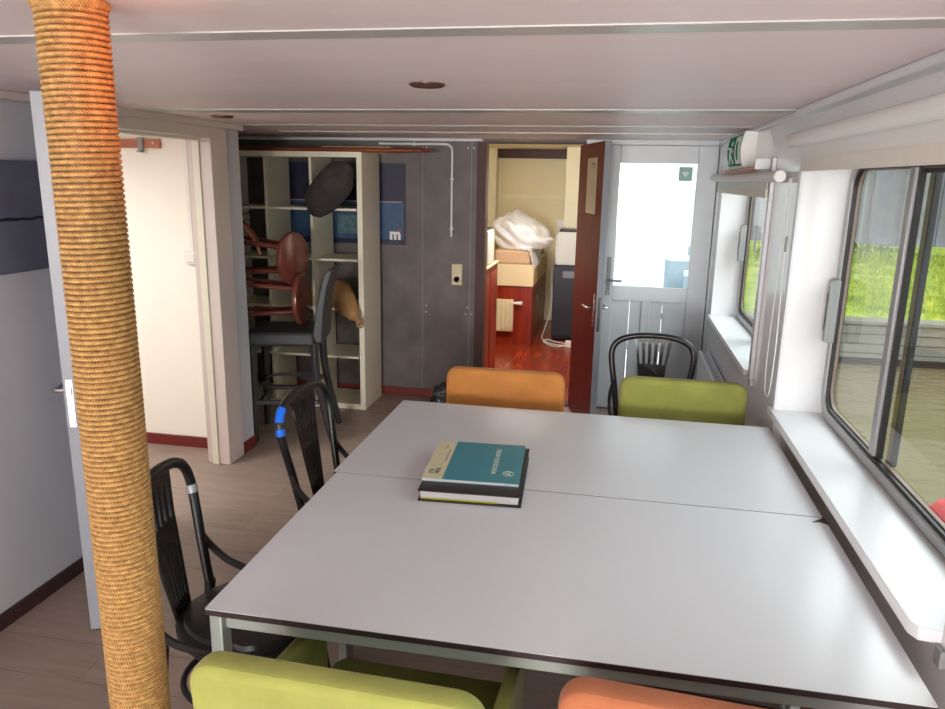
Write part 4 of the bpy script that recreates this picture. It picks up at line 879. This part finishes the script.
g.f = [tuple(v.index for v in f.verts) for f in bm.faces]; bm.free()
g.build('duvet_body', 'duvet', dv_, smooth='full')
g = G(); rows = []
for i in range(15):
    t_ = i/14; x = 0.03+0.160*t_
    rows.append([(x+0.006*math.sin(k*1.9), -0.42+0.05*math.sin(k*0.9+i*.4)+0.9*k/12, -0.136+0.006*math.sin(i*1.3+k)-(0.18*max(0, t_-0.65)/0.35 if k < 9 else 0.1*max(0, t_-.65))) for k in range(13)]+
                [(x+0.006*math.sin(k*1.9)+0.004, -0.42+0.05*math.sin(k*0.9+i*.4)+0.9*k/12, -0.126+0.006*math.sin(i*1.3+k)-(0.18*max(0, t_-0.65)/0.35 if k < 9 else 0.1*max(0, t_-.65))) for k in reversed(range(13))])
g.loft(rows).build('hanging_corner', 'duvet', dv_, smooth=True)
rd = thing('small_radiator', 'small cream ribbed radiator on the red front of the bed', 'radiator', (-1.085, 7.45, 0.145))
G().box(-0.30, 0.092, 0.0, 0.04, 0, 0.335).build('panel', 'cream_plastic', rd, bevel=0.006)
g = G()
for k in range(9): g.box(-0.285+k*0.043, -0.262+k*0.043, -0.010, 0.001, 0.02, 0.315)
g.build('rib', 'cream_plastic', rd, bevel=0.004)
G().cyl((0.092, 0.02, 0.30), (0.185, 0.02, 0.30), 0.012, 0.022, 14).build('valve_knob', 'white_plastic', rd, smooth=True)
cl = thing('low_cupboard', 'low red-brown cupboard just inside the bedroom doorway on the left', 'cupboard', (-1.0, 5.60, 0))
G().box(-0.35, 0.0, 0.0, 0.80, 0, 0.975).build('cupboard_body', 'mahogany', cl, bevel=0.003)
G().box(-0.36, 0.008, -0.01, 0.81, 0.976, 0.99).build('cupboard_top', 'pale_wood', cl, bevel=0.002)
G().box(0.0, 0.006, 0.04, 0.38, 0.06, 0.93).build('cupboard_door', 'redwood', cl, bevel=0.002)
G().box(0.0, 0.006, 0.42, 0.76, 0.06, 0.93).build('cupboard_door', 'redwood', cl, bevel=0.002)
def casing(label, loc, sx, sy, sz):
    t = thing('equipment_box', label, 'box', loc, group='pale equipment boxes in the bedroom')
    G().box(-sx/2, sx/2, -sy/2, sy/2, 0, sz).build('casing', 'grey_box', t, bevel=0.012, seg=3)
    G().box(-sx/2+0.02, sx/2-0.02, -sy/2+0.02, sy/2-0.02, sz-0.002, sz+0.022).build('black_lid', 'black_plastic', t, bevel=0.008)
    G().box(-sx/2-0.012, -sx/2+0.001, -sy/2+0.03, sy/2-0.03, 0.02, sz-0.03).build('side_panel', 'white_plastic', t, bevel=0.002)
    return t
casing('pale equipment box with a black lid on the dark cabinet, behind the mahogany door', (-0.435, 8.05, 0.805), 0.34, 0.34, 0.35)
casing('pale equipment box with a black lid on the low red-brown cupboard', (-1.16, 6.10, 0.991), 0.30, 0.30, 0.28)
cbn = thing('dark_cabinet', 'dark navy cabinet under the pale equipment box in the bedroom', 'cabinet', (-0.435, 8.06, 0))
G().box(-0.19, 0.20, -0.22, 0.28, 0.02, 0.80).build('cabinet_body', 'navy_cab', cbn, bevel=0.004)
G().box(-0.185, 0.195, -0.235, -0.221, 0.05, 0.78).build('cabinet_door', 'navy_cab', cbn, bevel=0.004)
G().box(-0.09, 0.12, -0.245, -0.234, 0.68, 0.75).build('vent_panel', 'poster_grey', cbn)
tag(G().box(-0.70, -0.60, 8.965, 8.999, 0.96, 1.22).build('white_card', 'white_plastic'), 'white card against the yellow wall behind the duvet', 'card')
cab = thing('power_cable', 'white cable looping over the red bedroom floor to a socket block', 'cable', (0, 0, 0))
G().tube(bez([(-0.70, 8.55, 0.9), (-0.69, 8.4, 0.62), (-0.67, 8.3, 0.3), (-0.72, 8.1, 0.06), (-0.72, 7.85, 0.012), (-0.62, 7.62, 0.012), (-0.50, 7.55, 0.012), (-0.44, 7.54, 0.02)], 8), 0.006, 6).build('cord', 'white_plastic', cab, smooth=True)
G().tube(bez([(-0.42, 7.53, 0.02), (-0.55, 7.48, 0.012), (-0.68, 7.66, 0.012), (-0.66, 7.80, 0.012), (-0.56, 7.70, 0.012), (-0.42, 7.60, 0.02)], 8), 0.007, 6).build('cord', 'white_plastic', cab, smooth=True)
G().box(-0.45, -0.36, 7.50, 7.60, 0.0, 0.06).build('socket_block', 'white_plastic', cab, bevel=0.006)
